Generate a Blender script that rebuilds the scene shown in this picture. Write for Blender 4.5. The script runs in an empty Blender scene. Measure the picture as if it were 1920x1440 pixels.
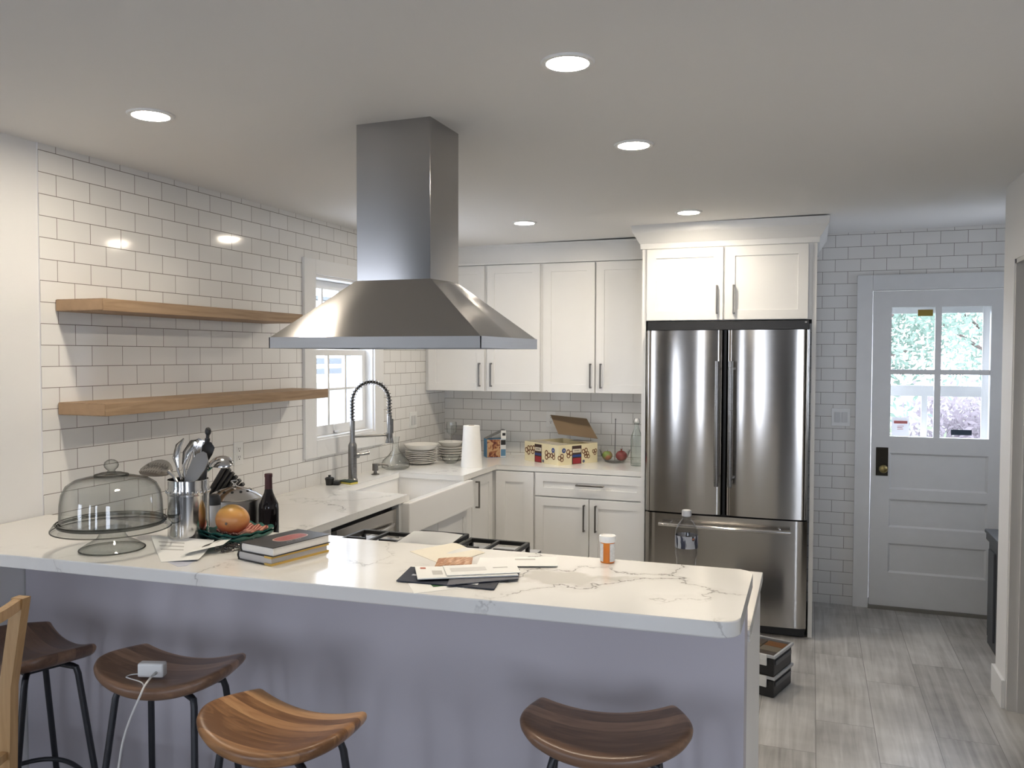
import bpy, bmesh, math, random
from mathutils import Vector, Matrix
import numpy as np

scene = bpy.context.scene
PI = math.pi
R_ = math.radians

# ------------------------------------------------------------------ camera
FPX = 1572.33
CAM = Vector((2.6938, 0.0, 1.6607))
YAW, PITCH, ROLL = 0.3434, -0.0343, 0.0022
_cy, _sy, _cp, _sp = math.cos(YAW), math.sin(YAW), math.cos(PITCH), math.sin(PITCH)
_F = Vector((-_sy*_cp, _cy*_cp, _sp))
_r = Vector((_cy, _sy, 0.0))
_u = _r.cross(_F)
RIGHT = _r*math.cos(ROLL) + _u*math.sin(ROLL)
UP = -_r*math.sin(ROLL) + _u*math.cos(ROLL)
cam_data = bpy.data.cameras.new('camera')
cam_data.sensor_width = 36.0
cam_data.lens = 36.0*FPX/1920.0
cam_data.clip_start = 0.05
cam = bpy.data.objects.new('camera', cam_data)
scene.collection.objects.link(cam)
cam.matrix_world = Matrix(((RIGHT.x, UP.x, -_F.x, CAM.x), (RIGHT.y, UP.y, -_F.y, CAM.y),
                           (RIGHT.z, UP.z, -_F.z, CAM.z), (0, 0, 0, 1)))
scene.camera = cam

# ------------------------------------------------------------------ sky, exposure
SKY_STRENGTH = 3.7
LAMP_STRENGTH = 94.0
world = bpy.data.worlds.new('sky')
scene.world = world
world.use_nodes = True
_bg = world.node_tree.nodes['Background']
_bg.inputs['Color'].default_value = (0.84, 0.88, 1.0, 1)
_bg.inputs['Strength'].default_value = SKY_STRENGTH
scene.view_settings.view_transform = 'Standard'
scene.view_settings.look = 'None'
scene.view_settings.gamma = 1.0
scene.view_settings.use_curve_mapping = False
scene.view_settings.exposure = 1.7
scene.cycles.use_denoising = True
scene.cycles.max_bounces = 10
scene.cycles.transparent_max_bounces = 24
scene.cycles.sample_clamp_indirect = 6.0
scene.cycles.caustics_reflective = False
scene.cycles.caustics_refractive = False

def portal(loc, rot, w, h):
    l = bpy.data.lights.new('window_portal', 'AREA')
    l.shape = 'RECTANGLE'; l.size = w; l.size_y = h
    l.cycles.is_portal = True
    o = bpy.data.objects.new('window_portal', l)
    scene.collection.objects.link(o); o.location = loc; o.rotation_euler = rot
BACK_WINDOWS = [(-2.75, -1.55), (0.2, 0.62), (1.5, 2.0), (4.0, 5.35)]  # last opening is unseen, added to brighten the half wall and stools
BW0, BW1 = 0.45, 2.30
for _a, _b in BACK_WINDOWS:
    portal(((_a+_b)/2, -3.16, (BW0+BW1)/2), (R_(90), 0, 0), _b-_a, BW1-BW0)
portal((-0.1, 4.495, 1.645), (0, R_(-90), 0), 0.95, 0.69)
portal((4.475, 5.35, 1.65), (0, R_(90), 0), 0.7, 0.4)
portal((3.455, 6.03, 1.555), (R_(-90), 0, 0), 0.56, 0.84)

def at(x, y, X=None, Y=None, Z=None):
    d = RIGHT*((x-960)/FPX) + UP*(-(y-720)/FPX) + _F
    if X is not None: t = (X-CAM.x)/d.x
    elif Y is not None: t = (Y-CAM.y)/d.y
    else: t = (Z-CAM.z)/d.z
    return CAM + d*t

# ------------------------------------------------------------------ materials
def new_mat(name):
    m = bpy.data.materials.new(name); m.use_nodes = True
    nt = m.node_tree
    return m, nt, nt.nodes['Principled BSDF']

def N(nt, t, **kw):
    n = nt.nodes.new(t)
    for k, v in kw.items(): setattr(n, k, v)
    return n

def setin(n, **kw):
    for k, v in kw.items():
        n.inputs[k.replace('_', ' ')].default_value = v

def rgb(c): return (c[0], c[1], c[2], 1.0)

def pbr(name, col, rough=0.5, metal=0.0, var=0.0, scale=8.0, bump=0.0, bscale=60.0, **kw):
    m, nt, p = new_mat(name)
    p.inputs['Base Color'].default_value = rgb(col)
    p.inputs['Roughness'].default_value = rough
    p.inputs['Metallic'].default_value = metal
    for k, v in kw.items(): p.inputs[k.replace('_', ' ')].default_value = v
    tc = N(nt, 'ShaderNodeTexCoord')
    if var > 0:
        no = N(nt, 'ShaderNodeTexNoise'); no.inputs['Scale'].default_value = scale; no.inputs['Detail'].default_value = 4
        nt.links.new(tc.outputs['Object'], no.inputs['Vector'])
        mx = N(nt, 'ShaderNodeMix', data_type='RGBA')
        mx.inputs['A'].default_value = rgb([c*(1-var) for c in col]); mx.inputs['B'].default_value = rgb([min(1, c*(1+var)) for c in col])
        nt.links.new(no.outputs['Fac'], mx.inputs['Factor'])
        nt.links.new(mx.outputs['Result'], p.inputs['Base Color'])
    if bump > 0:
        nb = N(nt, 'ShaderNodeTexNoise'); nb.inputs['Scale'].default_value = bscale; nb.inputs['Detail'].default_value = 3
        nt.links.new(tc.outputs['Object'], nb.inputs['Vector'])
        bp = N(nt, 'ShaderNodeBump'); bp.inputs['Strength'].default_value = bump; bp.inputs['Distance'].default_value = 0.002
        nt.links.new(nb.outputs['Fac'], bp.inputs['Height']); nt.links.new(bp.outputs['Normal'], p.inputs['Normal'])
    return m

def tile_mat(name, axis, u0, v0):
    m, nt, p = new_mat(name)
    tc = N(nt, 'ShaderNodeTexCoord'); sp = N(nt, 'ShaderNodeSeparateXYZ')
    nt.links.new(tc.outputs['Object'], sp.inputs[0])
    cb = N(nt, 'ShaderNodeCombineXYZ')
    a = N(nt, 'ShaderNodeMath', operation='SUBTRACT'); a.inputs[1].default_value = u0
    b = N(nt, 'ShaderNodeMath', operation='SUBTRACT'); b.inputs[1].default_value = v0
    nt.links.new(sp.outputs[axis], a.inputs[0]); nt.links.new(sp.outputs['Z'], b.inputs[0])
    nt.links.new(a.outputs[0], cb.inputs[0]); nt.links.new(b.outputs[0], cb.inputs[1])
    br = N(nt, 'ShaderNodeTexBrick')
    br.offset = 0.5; br.offset_frequency = 2; br.squash = 1.0; br.squash_frequency = 2
    br.inputs['Scale'].default_value = 1.0
    br.inputs['Brick Width'].default_value = 0.1562; br.inputs['Row Height'].default_value = 0.0800
    br.inputs['Mortar Size'].default_value = 0.0013; br.inputs['Mortar Smooth'].default_value = 0.15
    br.inputs['Bias'].default_value = 0.0
    br.inputs['Color1'].default_value = (0.76, 0.75, 0.73, 1); br.inputs['Color2'].default_value = (0.80, 0.79, 0.77, 1)
    br.inputs['Mortar'].default_value = (0.17, 0.15, 0.13, 1)
    nt.links.new(cb.outputs[0], br.inputs['Vector'])
    nt.links.new(br.outputs['Color'], p.inputs['Base Color'])
    rr = N(nt, 'ShaderNodeMapRange'); rr.inputs['To Min'].default_value = 0.085; rr.inputs['To Max'].default_value = 0.8
    nt.links.new(br.outputs['Fac'], rr.inputs['Value']); nt.links.new(rr.outputs[0], p.inputs['Roughness'])
    no = N(nt, 'ShaderNodeTexNoise'); no.inputs['Scale'].default_value = 9.0; no.inputs['Detail'].default_value = 1
    nt.links.new(tc.outputs['Object'], no.inputs['Vector'])
    mm = N(nt, 'ShaderNodeMath', operation='MULTIPLY_ADD'); mm.inputs[1].default_value = -1.0
    ms = N(nt, 'ShaderNodeMath', operation='MULTIPLY'); ms.inputs[1].default_value = 0.12
    nt.links.new(no.outputs['Fac'], ms.inputs[0])
    nt.links.new(br.outputs['Fac'], mm.inputs[0]); nt.links.new(ms.outputs[0], mm.inputs[2])
    bp = N(nt, 'ShaderNodeBump'); bp.inputs['Strength'].default_value = 0.5; bp.inputs['Distance'].default_value = 0.0015
    nt.links.new(mm.outputs[0], bp.inputs['Height']); nt.links.new(bp.outputs['Normal'], p.inputs['Normal'])
    return m

def quartz_mat(name, blot=None, lo=0.42, hi=0.57, wid=0.013):
    m, nt, p = new_mat(name)
    tc = N(nt, 'ShaderNodeTexCoord')
    nz = N(nt, 'ShaderNodeTexNoise'); nz.inputs['Scale'].default_value = 2.6; nz.inputs['Detail'].default_value = 6; nz.inputs['Roughness'].default_value = 0.62
    nt.links.new(tc.outputs['Object'], nz.inputs['Vector'])
    va = N(nt, 'ShaderNodeVectorMath', operation='MULTIPLY_ADD'); va.inputs[1].default_value = (0.55, 0.55, 0.55)
    nt.links.new(nz.outputs['Color'], va.inputs[0]); nt.links.new(tc.outputs['Object'], va.inputs[2])
    vo = N(nt, 'ShaderNodeTexVoronoi', feature='DISTANCE_TO_EDGE'); vo.inputs['Scale'].default_value = 2.3
    nt.links.new(va.outputs[0], vo.inputs['Vector'])
    vein = N(nt, 'ShaderNodeMapRange'); vein.inputs['From Max'].default_value = wid; vein.inputs['To Min'].default_value = 1.0; vein.inputs['To Max'].default_value = 0.0
    nt.links.new(vo.outputs['Distance'], vein.inputs['Value'])
    halo = N(nt, 'ShaderNodeMapRange'); halo.inputs['From Max'].default_value = 0.09; halo.inputs['To Min'].default_value = 0.32; halo.inputs['To Max'].default_value = 0.0
    nt.links.new(vo.outputs['Distance'], halo.inputs['Value'])
    msk = N(nt, 'ShaderNodeTexNoise'); msk.inputs['Scale'].default_value = 2.1; msk.inputs['Detail'].default_value = 3
    mp = N(nt, 'ShaderNodeMapping'); mp.inputs['Location'].default_value = (3.1, 7.7, 1.3)
    nt.links.new(tc.outputs['Object'], mp.inputs[0]); nt.links.new(mp.outputs[0], msk.inputs['Vector'])
    mr = N(nt, 'ShaderNodeMapRange'); mr.inputs['From Min'].default_value = lo; mr.inputs['From Max'].default_value = hi
    nt.links.new(msk.outputs['Fac'], mr.inputs['Value'])
    mul = N(nt, 'ShaderNodeMath', operation='MULTIPLY'); nt.links.new(vein.outputs[0], mul.inputs[0]); nt.links.new(mr.outputs[0], mul.inputs[1])
    mul2 = N(nt, 'ShaderNodeMath', operation='MULTIPLY'); nt.links.new(halo.outputs[0], mul2.inputs[0]); nt.links.new(mr.outputs[0], mul2.inputs[1])
    base = N(nt, 'ShaderNodeMix', data_type='RGBA'); base.inputs['A'].default_value = (0.80, 0.79, 0.76, 1); base.inputs['B'].default_value = (0.52, 0.50, 0.46, 1)
    nt.links.new(mul2.outputs[0], base.inputs['Factor'])
    last = base.outputs['Result']
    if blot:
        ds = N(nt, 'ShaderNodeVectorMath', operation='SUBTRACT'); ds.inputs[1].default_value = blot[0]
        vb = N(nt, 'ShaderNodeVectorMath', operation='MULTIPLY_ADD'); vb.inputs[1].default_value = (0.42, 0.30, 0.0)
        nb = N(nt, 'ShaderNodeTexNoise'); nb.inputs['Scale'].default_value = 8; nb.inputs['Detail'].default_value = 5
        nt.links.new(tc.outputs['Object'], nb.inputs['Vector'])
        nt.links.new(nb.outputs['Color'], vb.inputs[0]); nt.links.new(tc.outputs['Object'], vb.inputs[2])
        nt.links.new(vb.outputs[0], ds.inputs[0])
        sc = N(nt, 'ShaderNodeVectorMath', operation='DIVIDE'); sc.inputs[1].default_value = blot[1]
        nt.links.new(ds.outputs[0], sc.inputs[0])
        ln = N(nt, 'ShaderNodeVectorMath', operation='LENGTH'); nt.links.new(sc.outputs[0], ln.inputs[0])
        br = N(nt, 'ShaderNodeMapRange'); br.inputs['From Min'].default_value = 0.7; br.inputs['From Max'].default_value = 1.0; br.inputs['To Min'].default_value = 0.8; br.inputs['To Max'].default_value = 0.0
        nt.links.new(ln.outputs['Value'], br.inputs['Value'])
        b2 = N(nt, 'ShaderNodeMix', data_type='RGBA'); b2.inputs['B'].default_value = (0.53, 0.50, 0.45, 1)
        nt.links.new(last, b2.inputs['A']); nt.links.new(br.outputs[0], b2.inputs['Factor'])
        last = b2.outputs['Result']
    fin = N(nt, 'ShaderNodeMix', data_type='RGBA'); fin.inputs['B'].default_value = (0.20, 0.18, 0.165, 1)
    nt.links.new(last, fin.inputs['A']); nt.links.new(mul.outputs[0], fin.inputs['Factor'])
    nt.links.new(fin.outputs['Result'], p.inputs['Base Color'])
    p.inputs['Roughness'].default_value = 0.12
    return m

def steel_mat(name, col=(0.50, 0.48, 0.46), rough=0.26, aniso=0.0, rot=0.25, grain='X'):
    m, nt, p = new_mat(name)
    p.inputs['Base Color'].default_value = rgb(col); p.inputs['Metallic'].default_value = 1.0
    p.inputs['Roughness'].default_value = rough
    if aniso:
        p.inputs['Anisotropic'].default_value = aniso; p.inputs['Anisotropic Rotation'].default_value = rot
        tg = N(nt, 'ShaderNodeTangent', direction_type='RADIAL', axis='Z')
        nt.links.new(tg.outputs[0], p.inputs['Tangent'])
    tc = N(nt, 'ShaderNodeTexCoord'); mp = N(nt, 'ShaderNodeMapping')
    mp.inputs['Scale'].default_value = (6, 6, 500) if grain == 'X' else (500, 500, 6)
    no = N(nt, 'ShaderNodeTexNoise'); no.inputs['Scale'].default_value = 1.0; no.inputs['Detail'].default_value = 2
    nt.links.new(tc.outputs['Object'], mp.inputs[0]); nt.links.new(mp.outputs[0], no.inputs['Vector'])
    mr = N(nt, 'ShaderNodeMapRange'); mr.inputs['To Min'].default_value = rough*0.85; mr.inputs['To Max'].default_value = rough*1.2
    nt.links.new(no.outputs['Fac'], mr.inputs['Value']); nt.links.new(mr.outputs[0], p.inputs['Roughness'])
    return m

def wood_mat(name, cols, board=0.045, along='X', across='Y', rough=0.38, streak=1.0):
    m, nt, p = new_mat(name)
    tc = N(nt, 'ShaderNodeTexCoord'); sp = N(nt, 'ShaderNodeSeparateXYZ'); nt.links.new(tc.outputs['Object'], sp.inputs[0])
    n0 = N(nt, 'ShaderNodeTexNoise'); n0.inputs['Scale'].default_value = 2.5
    nt.links.new(tc.outputs['Object'], n0.inputs['Vector'])
    dv = N(nt, 'ShaderNodeMath', operation='DIVIDE'); dv.inputs[1].default_value = board
    nt.links.new(sp.outputs[across], dv.inputs[0])
    fl = N(nt, 'ShaderNodeMath', operation='FLOOR'); nt.links.new(dv.outputs[0], fl.inputs[0])
    wn = N(nt, 'ShaderNodeTexWhiteNoise', noise_dimensions='1D'); nt.links.new(fl.outputs[0], wn.inputs['W'])
    mp = N(nt, 'ShaderNodeMapping'); s = [55, 55, 55]; s['XYZ'.index(along)] = 4.0
    mp.inputs['Scale'].default_value = s
    nt.links.new(tc.outputs['Object'], mp.inputs[0])
    ad = N(nt, 'ShaderNodeVectorMath', operation='ADD')
    cb = N(nt, 'ShaderNodeCombineXYZ'); ml = N(nt, 'ShaderNodeMath', operation='MULTIPLY'); ml.inputs[1].default_value = 37.0
    nt.links.new(fl.outputs[0], ml.inputs[0]); nt.links.new(ml.outputs[0], cb.inputs[2])
    nt.links.new(mp.outputs[0], ad.inputs[0]); nt.links.new(cb.outputs[0], ad.inputs[1])
    no = N(nt, 'ShaderNodeTexNoise'); no.inputs['Scale'].default_value = 1.0; no.inputs['Detail'].default_value = 6; no.inputs['Distortion'].default_value = 0.6
    nt.links.new(ad.outputs[0], no.inputs['Vector'])
    cr = N(nt, 'ShaderNodeValToRGB')
    cr.color_ramp.elements[0].color = rgb(cols[0]); cr.color_ramp.elements[1].color = rgb(cols[2])
    cr.color_ramp.elements[0].position = 0.3; cr.color_ramp.elements[1].position = 0.75
    e = cr.color_ramp.elements.new(0.52); e.color = rgb(cols[1])
    mx = N(nt, 'ShaderNodeMath', operation='MULTIPLY_ADD'); mx.inputs[1].default_value = 0.5
    m2 = N(nt, 'ShaderNodeMath', operation='MULTIPLY'); m2.inputs[1].default_value = 0.55*streak
    nt.links.new(no.outputs['Fac'], m2.inputs[0]); nt.links.new(wn.outputs['Value'], mx.inputs[0]); nt.links.new(m2.outputs[0], mx.inputs[2])
    nt.links.new(mx.outputs[0], cr.inputs['Fac']); nt.links.new(cr.outputs['Color'], p.inputs['Base Color'])
    p.inputs['Roughness'].default_value = rough
    bp = N(nt, 'ShaderNodeBump'); bp.inputs['Strength'].default_value = 0.15; bp.inputs['Distance'].default_value = 0.001
    nt.links.new(no.outputs['Fac'], bp.inputs['Height']); nt.links.new(bp.outputs['Normal'], p.inputs['Normal'])
    return m

def floor_mat(name):
    m, nt, p = new_mat(name)
    tc = N(nt, 'ShaderNodeTexCoord'); mp = N(nt, 'ShaderNodeMapping'); mp.inputs['Rotation'].default_value = (0, 0, R_(90))
    mp.inputs['Location'].default_value = (0.0, 3.197, 0)
    nt.links.new(tc.outputs['Object'], mp.inputs[0])
    br = N(nt, 'ShaderNodeTexBrick'); br.offset = 0.37; br.offset_frequency = 2
    br.inputs['Scale'].default_value = 1.0; br.inputs['Brick Width'].default_value = 0.92; br.inputs['Row Height'].default_value = 0.247
    br.inputs['Mortar Size'].default_value = 0.0016; br.inputs['Mortar Smooth'].default_value = 0.2
    br.inputs['Color1'].default_value = (0.0, 0.0, 0.0, 1); br.inputs['Color2'].default_value = (1, 1, 1, 1); br.inputs['Mortar'].default_value = (0.5, 0.5, 0.5, 1)
    nt.links.new(mp.outputs[0], br.inputs['Vector'])
    m2 = N(nt, 'ShaderNodeMapping'); m2.inputs['Scale'].default_value = (34, 1.6, 1)
    nt.links.new(tc.outputs['Object'], m2.inputs[0])
    off = N(nt, 'ShaderNodeVectorMath', operation='MULTIPLY_ADD'); off.inputs[1].default_value = (13, 13, 40)
    nt.links.new(br.outputs['Color'], off.inputs[0]); nt.links.new(m2.outputs[0], off.inputs[2])
    no = N(nt, 'ShaderNodeTexNoise'); no.inputs['Scale'].default_value = 1.0; no.inputs['Detail'].default_value = 5; no.inputs['Distortion'].default_value = 0.8
    nt.links.new(off.outputs[0], no.inputs['Vector'])
    n2 = N(nt, 'ShaderNodeTexNoise'); n2.inputs['Scale'].default_value = 3.2; n2.inputs['Detail'].default_value = 4
    nt.links.new(tc.outputs['Object'], n2.inputs['Vector'])
    ad = N(nt, 'ShaderNodeMath', operation='MULTIPLY_ADD'); ad.inputs[1].default_value = 0.50
    s2 = N(nt, 'ShaderNodeMath', operation='MULTIPLY_ADD'); s2.inputs[1].default_value = 0.60
    s3 = N(nt, 'ShaderNodeMath', operation='MULTIPLY'); s3.inputs[1].default_value = 0.14
    nt.links.new(br.outputs['Color'], s3.inputs[0])
    nt.links.new(n2.outputs['Fac'], s2.inputs[0]); nt.links.new(s3.outputs[0], s2.inputs[2])
    nt.links.new(no.outputs['Fac'], ad.inputs[0]); nt.links.new(s2.outputs[0], ad.inputs[2])
    cr = N(nt, 'ShaderNodeValToRGB')
    cr.color_ramp.elements[0].position = 0.40; cr.color_ramp.elements[0].color = (0.22, 0.208, 0.195, 1)
    cr.color_ramp.elements[1].position = 0.80; cr.color_ramp.elements[1].color = (0.58, 0.57, 0.55, 1)
    nt.links.new(ad.outputs[0], cr.inputs['Fac'])
    mx = N(nt, 'ShaderNodeMix', data_type='RGBA'); mx.inputs['B'].default_value = (0.19, 0.18, 0.17, 1)
    nt.links.new(cr.outputs['Color'], mx.inputs['A']); nt.links.new(br.outputs['Fac'], mx.inputs['Factor'])
    nt.links.new(mx.outputs['Result'], p.inputs['Base Color'])
    p.inputs['Roughness'].default_value = 0.33
    bp = N(nt, 'ShaderNodeBump'); bp.inputs['Strength'].default_value = 0.25; bp.inputs['Distance'].default_value = 0.002; bp.invert = True
    nt.links.new(br.outputs['Fac'], bp.inputs['Height']); nt.links.new(bp.outputs['Normal'], p.inputs['Normal'])
    return m

def thin_glass(name, tint=(0.97, 0.98, 0.98), edge=(0.20, 0.20, 0.19), ior=1.5, power=4.5, refl=0.40):
    m = bpy.data.materials.new(name); m.use_nodes = True; nt = m.node_tree
    nt.nodes.remove(nt.nodes['Principled BSDF']); out = nt.nodes['Material Output']
    lw = N(nt, 'ShaderNodeLayerWeight'); lw.inputs['Blend'].default_value = 0.5
    pw = N(nt, 'ShaderNodeMath', operation='POWER'); pw.inputs[1].default_value = power
    nt.links.new(lw.outputs['Facing'], pw.inputs[0])
    cm = N(nt, 'ShaderNodeMix', data_type='RGBA'); cm.inputs['A'].default_value = rgb(tint); cm.inputs['B'].default_value = rgb(edge)
    nt.links.new(pw.outputs[0], cm.inputs['Factor'])
    tr = N(nt, 'ShaderNodeBsdfTransparent'); nt.links.new(cm.outputs['Result'], tr.inputs['Color'])
    gl = N(nt, 'ShaderNodeBsdfGlossy'); gl.inputs['Roughness'].default_value = 0.02
    f5 = N(nt, 'ShaderNodeMath', operation='POWER'); f5.inputs[1].default_value = 5.0
    nt.links.new(lw.outputs['Facing'], f5.inputs[0])
    f0 = ((ior-1)/(ior+1))**2
    fr = N(nt, 'ShaderNodeMath', operation='MULTIPLY_ADD'); fr.inputs[1].default_value = refl*(1-f0); fr.inputs[2].default_value = f0
    nt.links.new(f5.outputs[0], fr.inputs[0])
    mx = N(nt, 'ShaderNodeMixShader'); nt.links.new(fr.outputs[0], mx.inputs[0])
    nt.links.new(tr.outputs[0], mx.inputs[1]); nt.links.new(gl.outputs[0], mx.inputs[2])
    nt.links.new(mx.outputs[0], out.inputs['Surface'])
    return m

def leafy(name, col, var=0.35, trans=0.5):
    m = pbr(name, col, 0.7, var=var, scale=3.0); nt = m.node_tree; out = nt.nodes['Material Output']; p = nt.nodes['Principled BSDF']
    t = N(nt, 'ShaderNodeBsdfTranslucent'); t.inputs['Color'].default_value = rgb(col)
    mx = N(nt, 'ShaderNodeMixShader'); mx.inputs[0].default_value = trans
    nt.links.new(p.outputs[0], mx.inputs[1]); nt.links.new(t.outputs[0], mx.inputs[2]); nt.links.new(mx.outputs[0], out.inputs['Surface'])
    return m

def emit(name, col, s):
    m, nt, p = new_mat(name)
    p.inputs['Base Color'].default_value = rgb(col)
    p.inputs['Emission Color'].default_value = rgb(col); p.inputs['Emission Strength'].default_value = s
    return m

M = {}
M['ceiling'] = pbr('ceiling_paint', (0.76, 0.75, 0.74), 0.85, bump=0.05, bscale=180)
M['paint'] = pbr('wall_paint', (0.76, 0.755, 0.75), 0.6, bump=0.06, bscale=150)
M['paint_dim'] = pbr('living_room_paint', (0.24, 0.235, 0.23), 0.6, var=0.03)
M['paint_greige'] = pbr('greige_paint', (0.60, 0.59, 0.57), 0.6, bump=0.06, bscale=150)
M['knee'] = pbr('half_wall_paint', (0.50, 0.475, 0.515), 0.55, bump=0.06, bscale=150)
M['trim'] = pbr('trim_paint', (0.76, 0.76, 0.755), 0.32, var=0.02)
M['doorpaint'] = pbr('door_paint', (0.70, 0.71, 0.72), 0.4, var=0.04, scale=14)
M['tileL'] = tile_mat('subway_tile_left', 'Y', 2.3433, 2.4146-0.08*32)
M['tileB'] = tile_mat('subway_tile_back', 'X', 2.8302, 2.4579-0.08*32)
M['tileS'] = tile_mat('subway_tile_splash', 'X', 0.1562, 1.2452-0.08*31)
M['floor'] = floor_mat('grey_wood_tile')
M['quartz'] = quartz_mat('quartz_low', None, 0.55, 0.72, 0.018)
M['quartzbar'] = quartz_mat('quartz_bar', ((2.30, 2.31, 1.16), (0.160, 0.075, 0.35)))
M['cab'] = pbr('cabinet_paint', (0.78, 0.775, 0.76), 0.33, var=0.015)
M['nickel'] = pbr('dark_nickel', (0.20, 0.19, 0.18), 0.32, 1.0, var=0.05)
M['steel'] = steel_mat('brushed_steel', (0.44, 0.42, 0.395), 0.16, 0.85, 0.25)
M['hood'] = steel_mat('hood_steel', (0.40, 0.39, 0.385), 0.145, 0.84, 0.25)
M['hoodrim'] = steel_mat('hood_rim_steel', (0.30, 0.295, 0.29), 0.40, 0.3, 0.25)
M['steelpol'] = steel_mat('polished_steel', (0.62, 0.61, 0.60), 0.12)
M['faucet'] = steel_mat('faucet_steel', (0.24, 0.235, 0.23), 0.28)
M['steelsat'] = steel_mat('satin_steel', (0.42, 0.41, 0.40), 0.3)
M['black'] = pbr('black_plastic', (0.012, 0.012, 0.013), 0.4, var=0.1)
M['iron'] = pbr('cast_iron', (0.014, 0.014, 0.015), 0.5, bump=0.2, bscale=300)
M['legs'] = pbr('black_metal', (0.018, 0.02, 0.026), 0.38, var=0.1)
M['white'] = pbr('white_ceramic', (0.84, 0.84, 0.83), 0.12, var=0.01)
M['china'] = pbr('china', (0.74, 0.72, 0.68), 0.15, var=0.03, scale=20)
M['fireclay'] = pbr('fireclay', (0.82, 0.81, 0.79), 0.1, var=0.01)
M['plastic'] = pbr('white_plastic', (0.80, 0.80, 0.79), 0.35, var=0.01)
M['paper'] = pbr('white_paper', (0.80, 0.80, 0.78), 0.75, var=0.02, scale=20)
M['cream'] = pbr('cream_paper', (0.74, 0.69, 0.58), 0.75, var=0.04, scale=20)
M['greyprint'] = pbr('grey_print', (0.50, 0.49, 0.47), 0.75, var=0.1, scale=60)
M['pages'] = pbr('book_pages', (0.74, 0.71, 0.66), 0.8, var=0.08, scale=400)
M['pagesgrey'] = pbr('grey_pages', (0.50, 0.48, 0.46), 0.8, var=0.08, scale=400)
M['glass'] = thin_glass('clear_glass')
M['glassgreen'] = thin_glass('greenish_glass', (0.95, 0.97, 0.96), (0.20, 0.26, 0.23))
M['pane'] = thin_glass('window_glass', (0.96, 0.98, 0.99), (0.8, 0.85, 0.85), refl=0.7)
M['rimglass'] = thin_glass('thick_rim_glass', (0.62, 0.62, 0.60), (0.10, 0.10, 0.095), 1.5, 1.2, 0.5)
M['pet'] = thin_glass('clear_plastic', (0.84, 0.84, 0.84), (0.30, 0.30, 0.30), 1.6, 2.2, 0.9)
M['towel'] = pbr('paper_towel', (0.84, 0.83, 0.80), 0.9, bump=0.3, bscale=140)
M['shelfwood'] = wood_mat('pine_shelf', [(0.13, 0.08, 0.045), (0.25, 0.16, 0.09), (0.34, 0.23, 0.14)], 0.4, 'Y', 'Z', 0.55, 1.3)
M['endgrain'] = pbr('pine_end_grain', (0.40, 0.26, 0.15), 0.7, var=0.15, scale=30)
M['walnut'] = wood_mat('walnut_seat', [(0.19, 0.108, 0.066), (0.35, 0.205, 0.124), (0.50, 0.31, 0.19)], 0.05, 'X', 'Y', 0.33)
M['walnutdark'] = wood_mat('dark_walnut_seat', [(0.125, 0.072, 0.05), (0.21, 0.122, 0.08), (0.31, 0.19, 0.125)], 0.055, 'X', 'Y', 0.33)
M['acacia'] = wood_mat('honey_acacia_seat', [(0.19, 0.088, 0.036), (0.43, 0.22, 0.095), (0.60, 0.35, 0.17)], 0.036, 'X', 'Y', 0.33)
M['beech'] = wood_mat('beech', [(0.42, 0.26, 0.12), (0.56, 0.37, 0.19), (0.64, 0.44, 0.25)], 0.5, 'Z', 'X', 0.42)
M['lamp'] = emit('led_diffuser', (1.0, 0.885, 0.72), LAMP_STRENGTH)
M['brass'] = pbr('aged_brass', (0.34, 0.27, 0.12), 0.35, 1.0, var=0.15)
M['bronze'] = pbr('dark_bronze', (0.035, 0.03, 0.022), 0.4, 0.7, var=0.2)
M['dark'] = pbr('dark_grey_laminate', (0.065, 0.07, 0.078), 0.5, var=0.06)
M['cable'] = pbr('white_cable', (0.72, 0.72, 0.70), 0.5, var=0.02)
def C(name, col, rough=0.5, metal=0.0, **kw):
    if name not in M: M[name] = pbr(name, col, rough, metal, var=kw.pop('var', 0.06), **kw)
    return M[name]

# ------------------------------------------------------------------ mesh helpers
def B(): return bmesh.new()

def box(bm, x0, x1, y0, y1, z0, z1, bev=0.0, seg=2):
    vs = [bm.verts.new(p) for p in ((x0,y0,z0),(x1,y0,z0),(x1,y1,z0),(x0,y1,z0),(x0,y0,z1),(x1,y0,z1),(x1,y1,z1),(x0,y1,z1))]
    fs = [bm.faces.new([vs[i] for i in f]) for f in ((0,3,2,1),(4,5,6,7),(0,1,5,4),(1,2,6,5),(2,3,7,6),(3,0,4,7))]
    if bev > 0:
        es = list({e for f in fs for e in f.edges})
        bmesh.ops.bevel(bm, geom=es, offset=bev, segments=seg, profile=0.5, affect='EDGES')
    return fs

def mark(bm): return set(bm.verts)
def since(bm, m): return [v for v in bm.verts if v not in m]
def xf(bm, m, mat):
    bmesh.ops.transform(bm, matrix=mat, verts=since(bm, m))

def obox(bm, c, size, rotz=0.0, rotx=0.0, roty=0.0, bev=0.0):
    m = mark(bm)
    box(bm, -size[0]/2, size[0]/2, -size[1]/2, size[1]/2, -size[2]/2, size[2]/2, bev)
    xf(bm, m, Matrix.Translation(c) @ Matrix.Rotation(rotz, 4, 'Z') @ Matrix.Rotation(roty, 4, 'Y') @ Matrix.Rotation(rotx, 4, 'X'))

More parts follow.
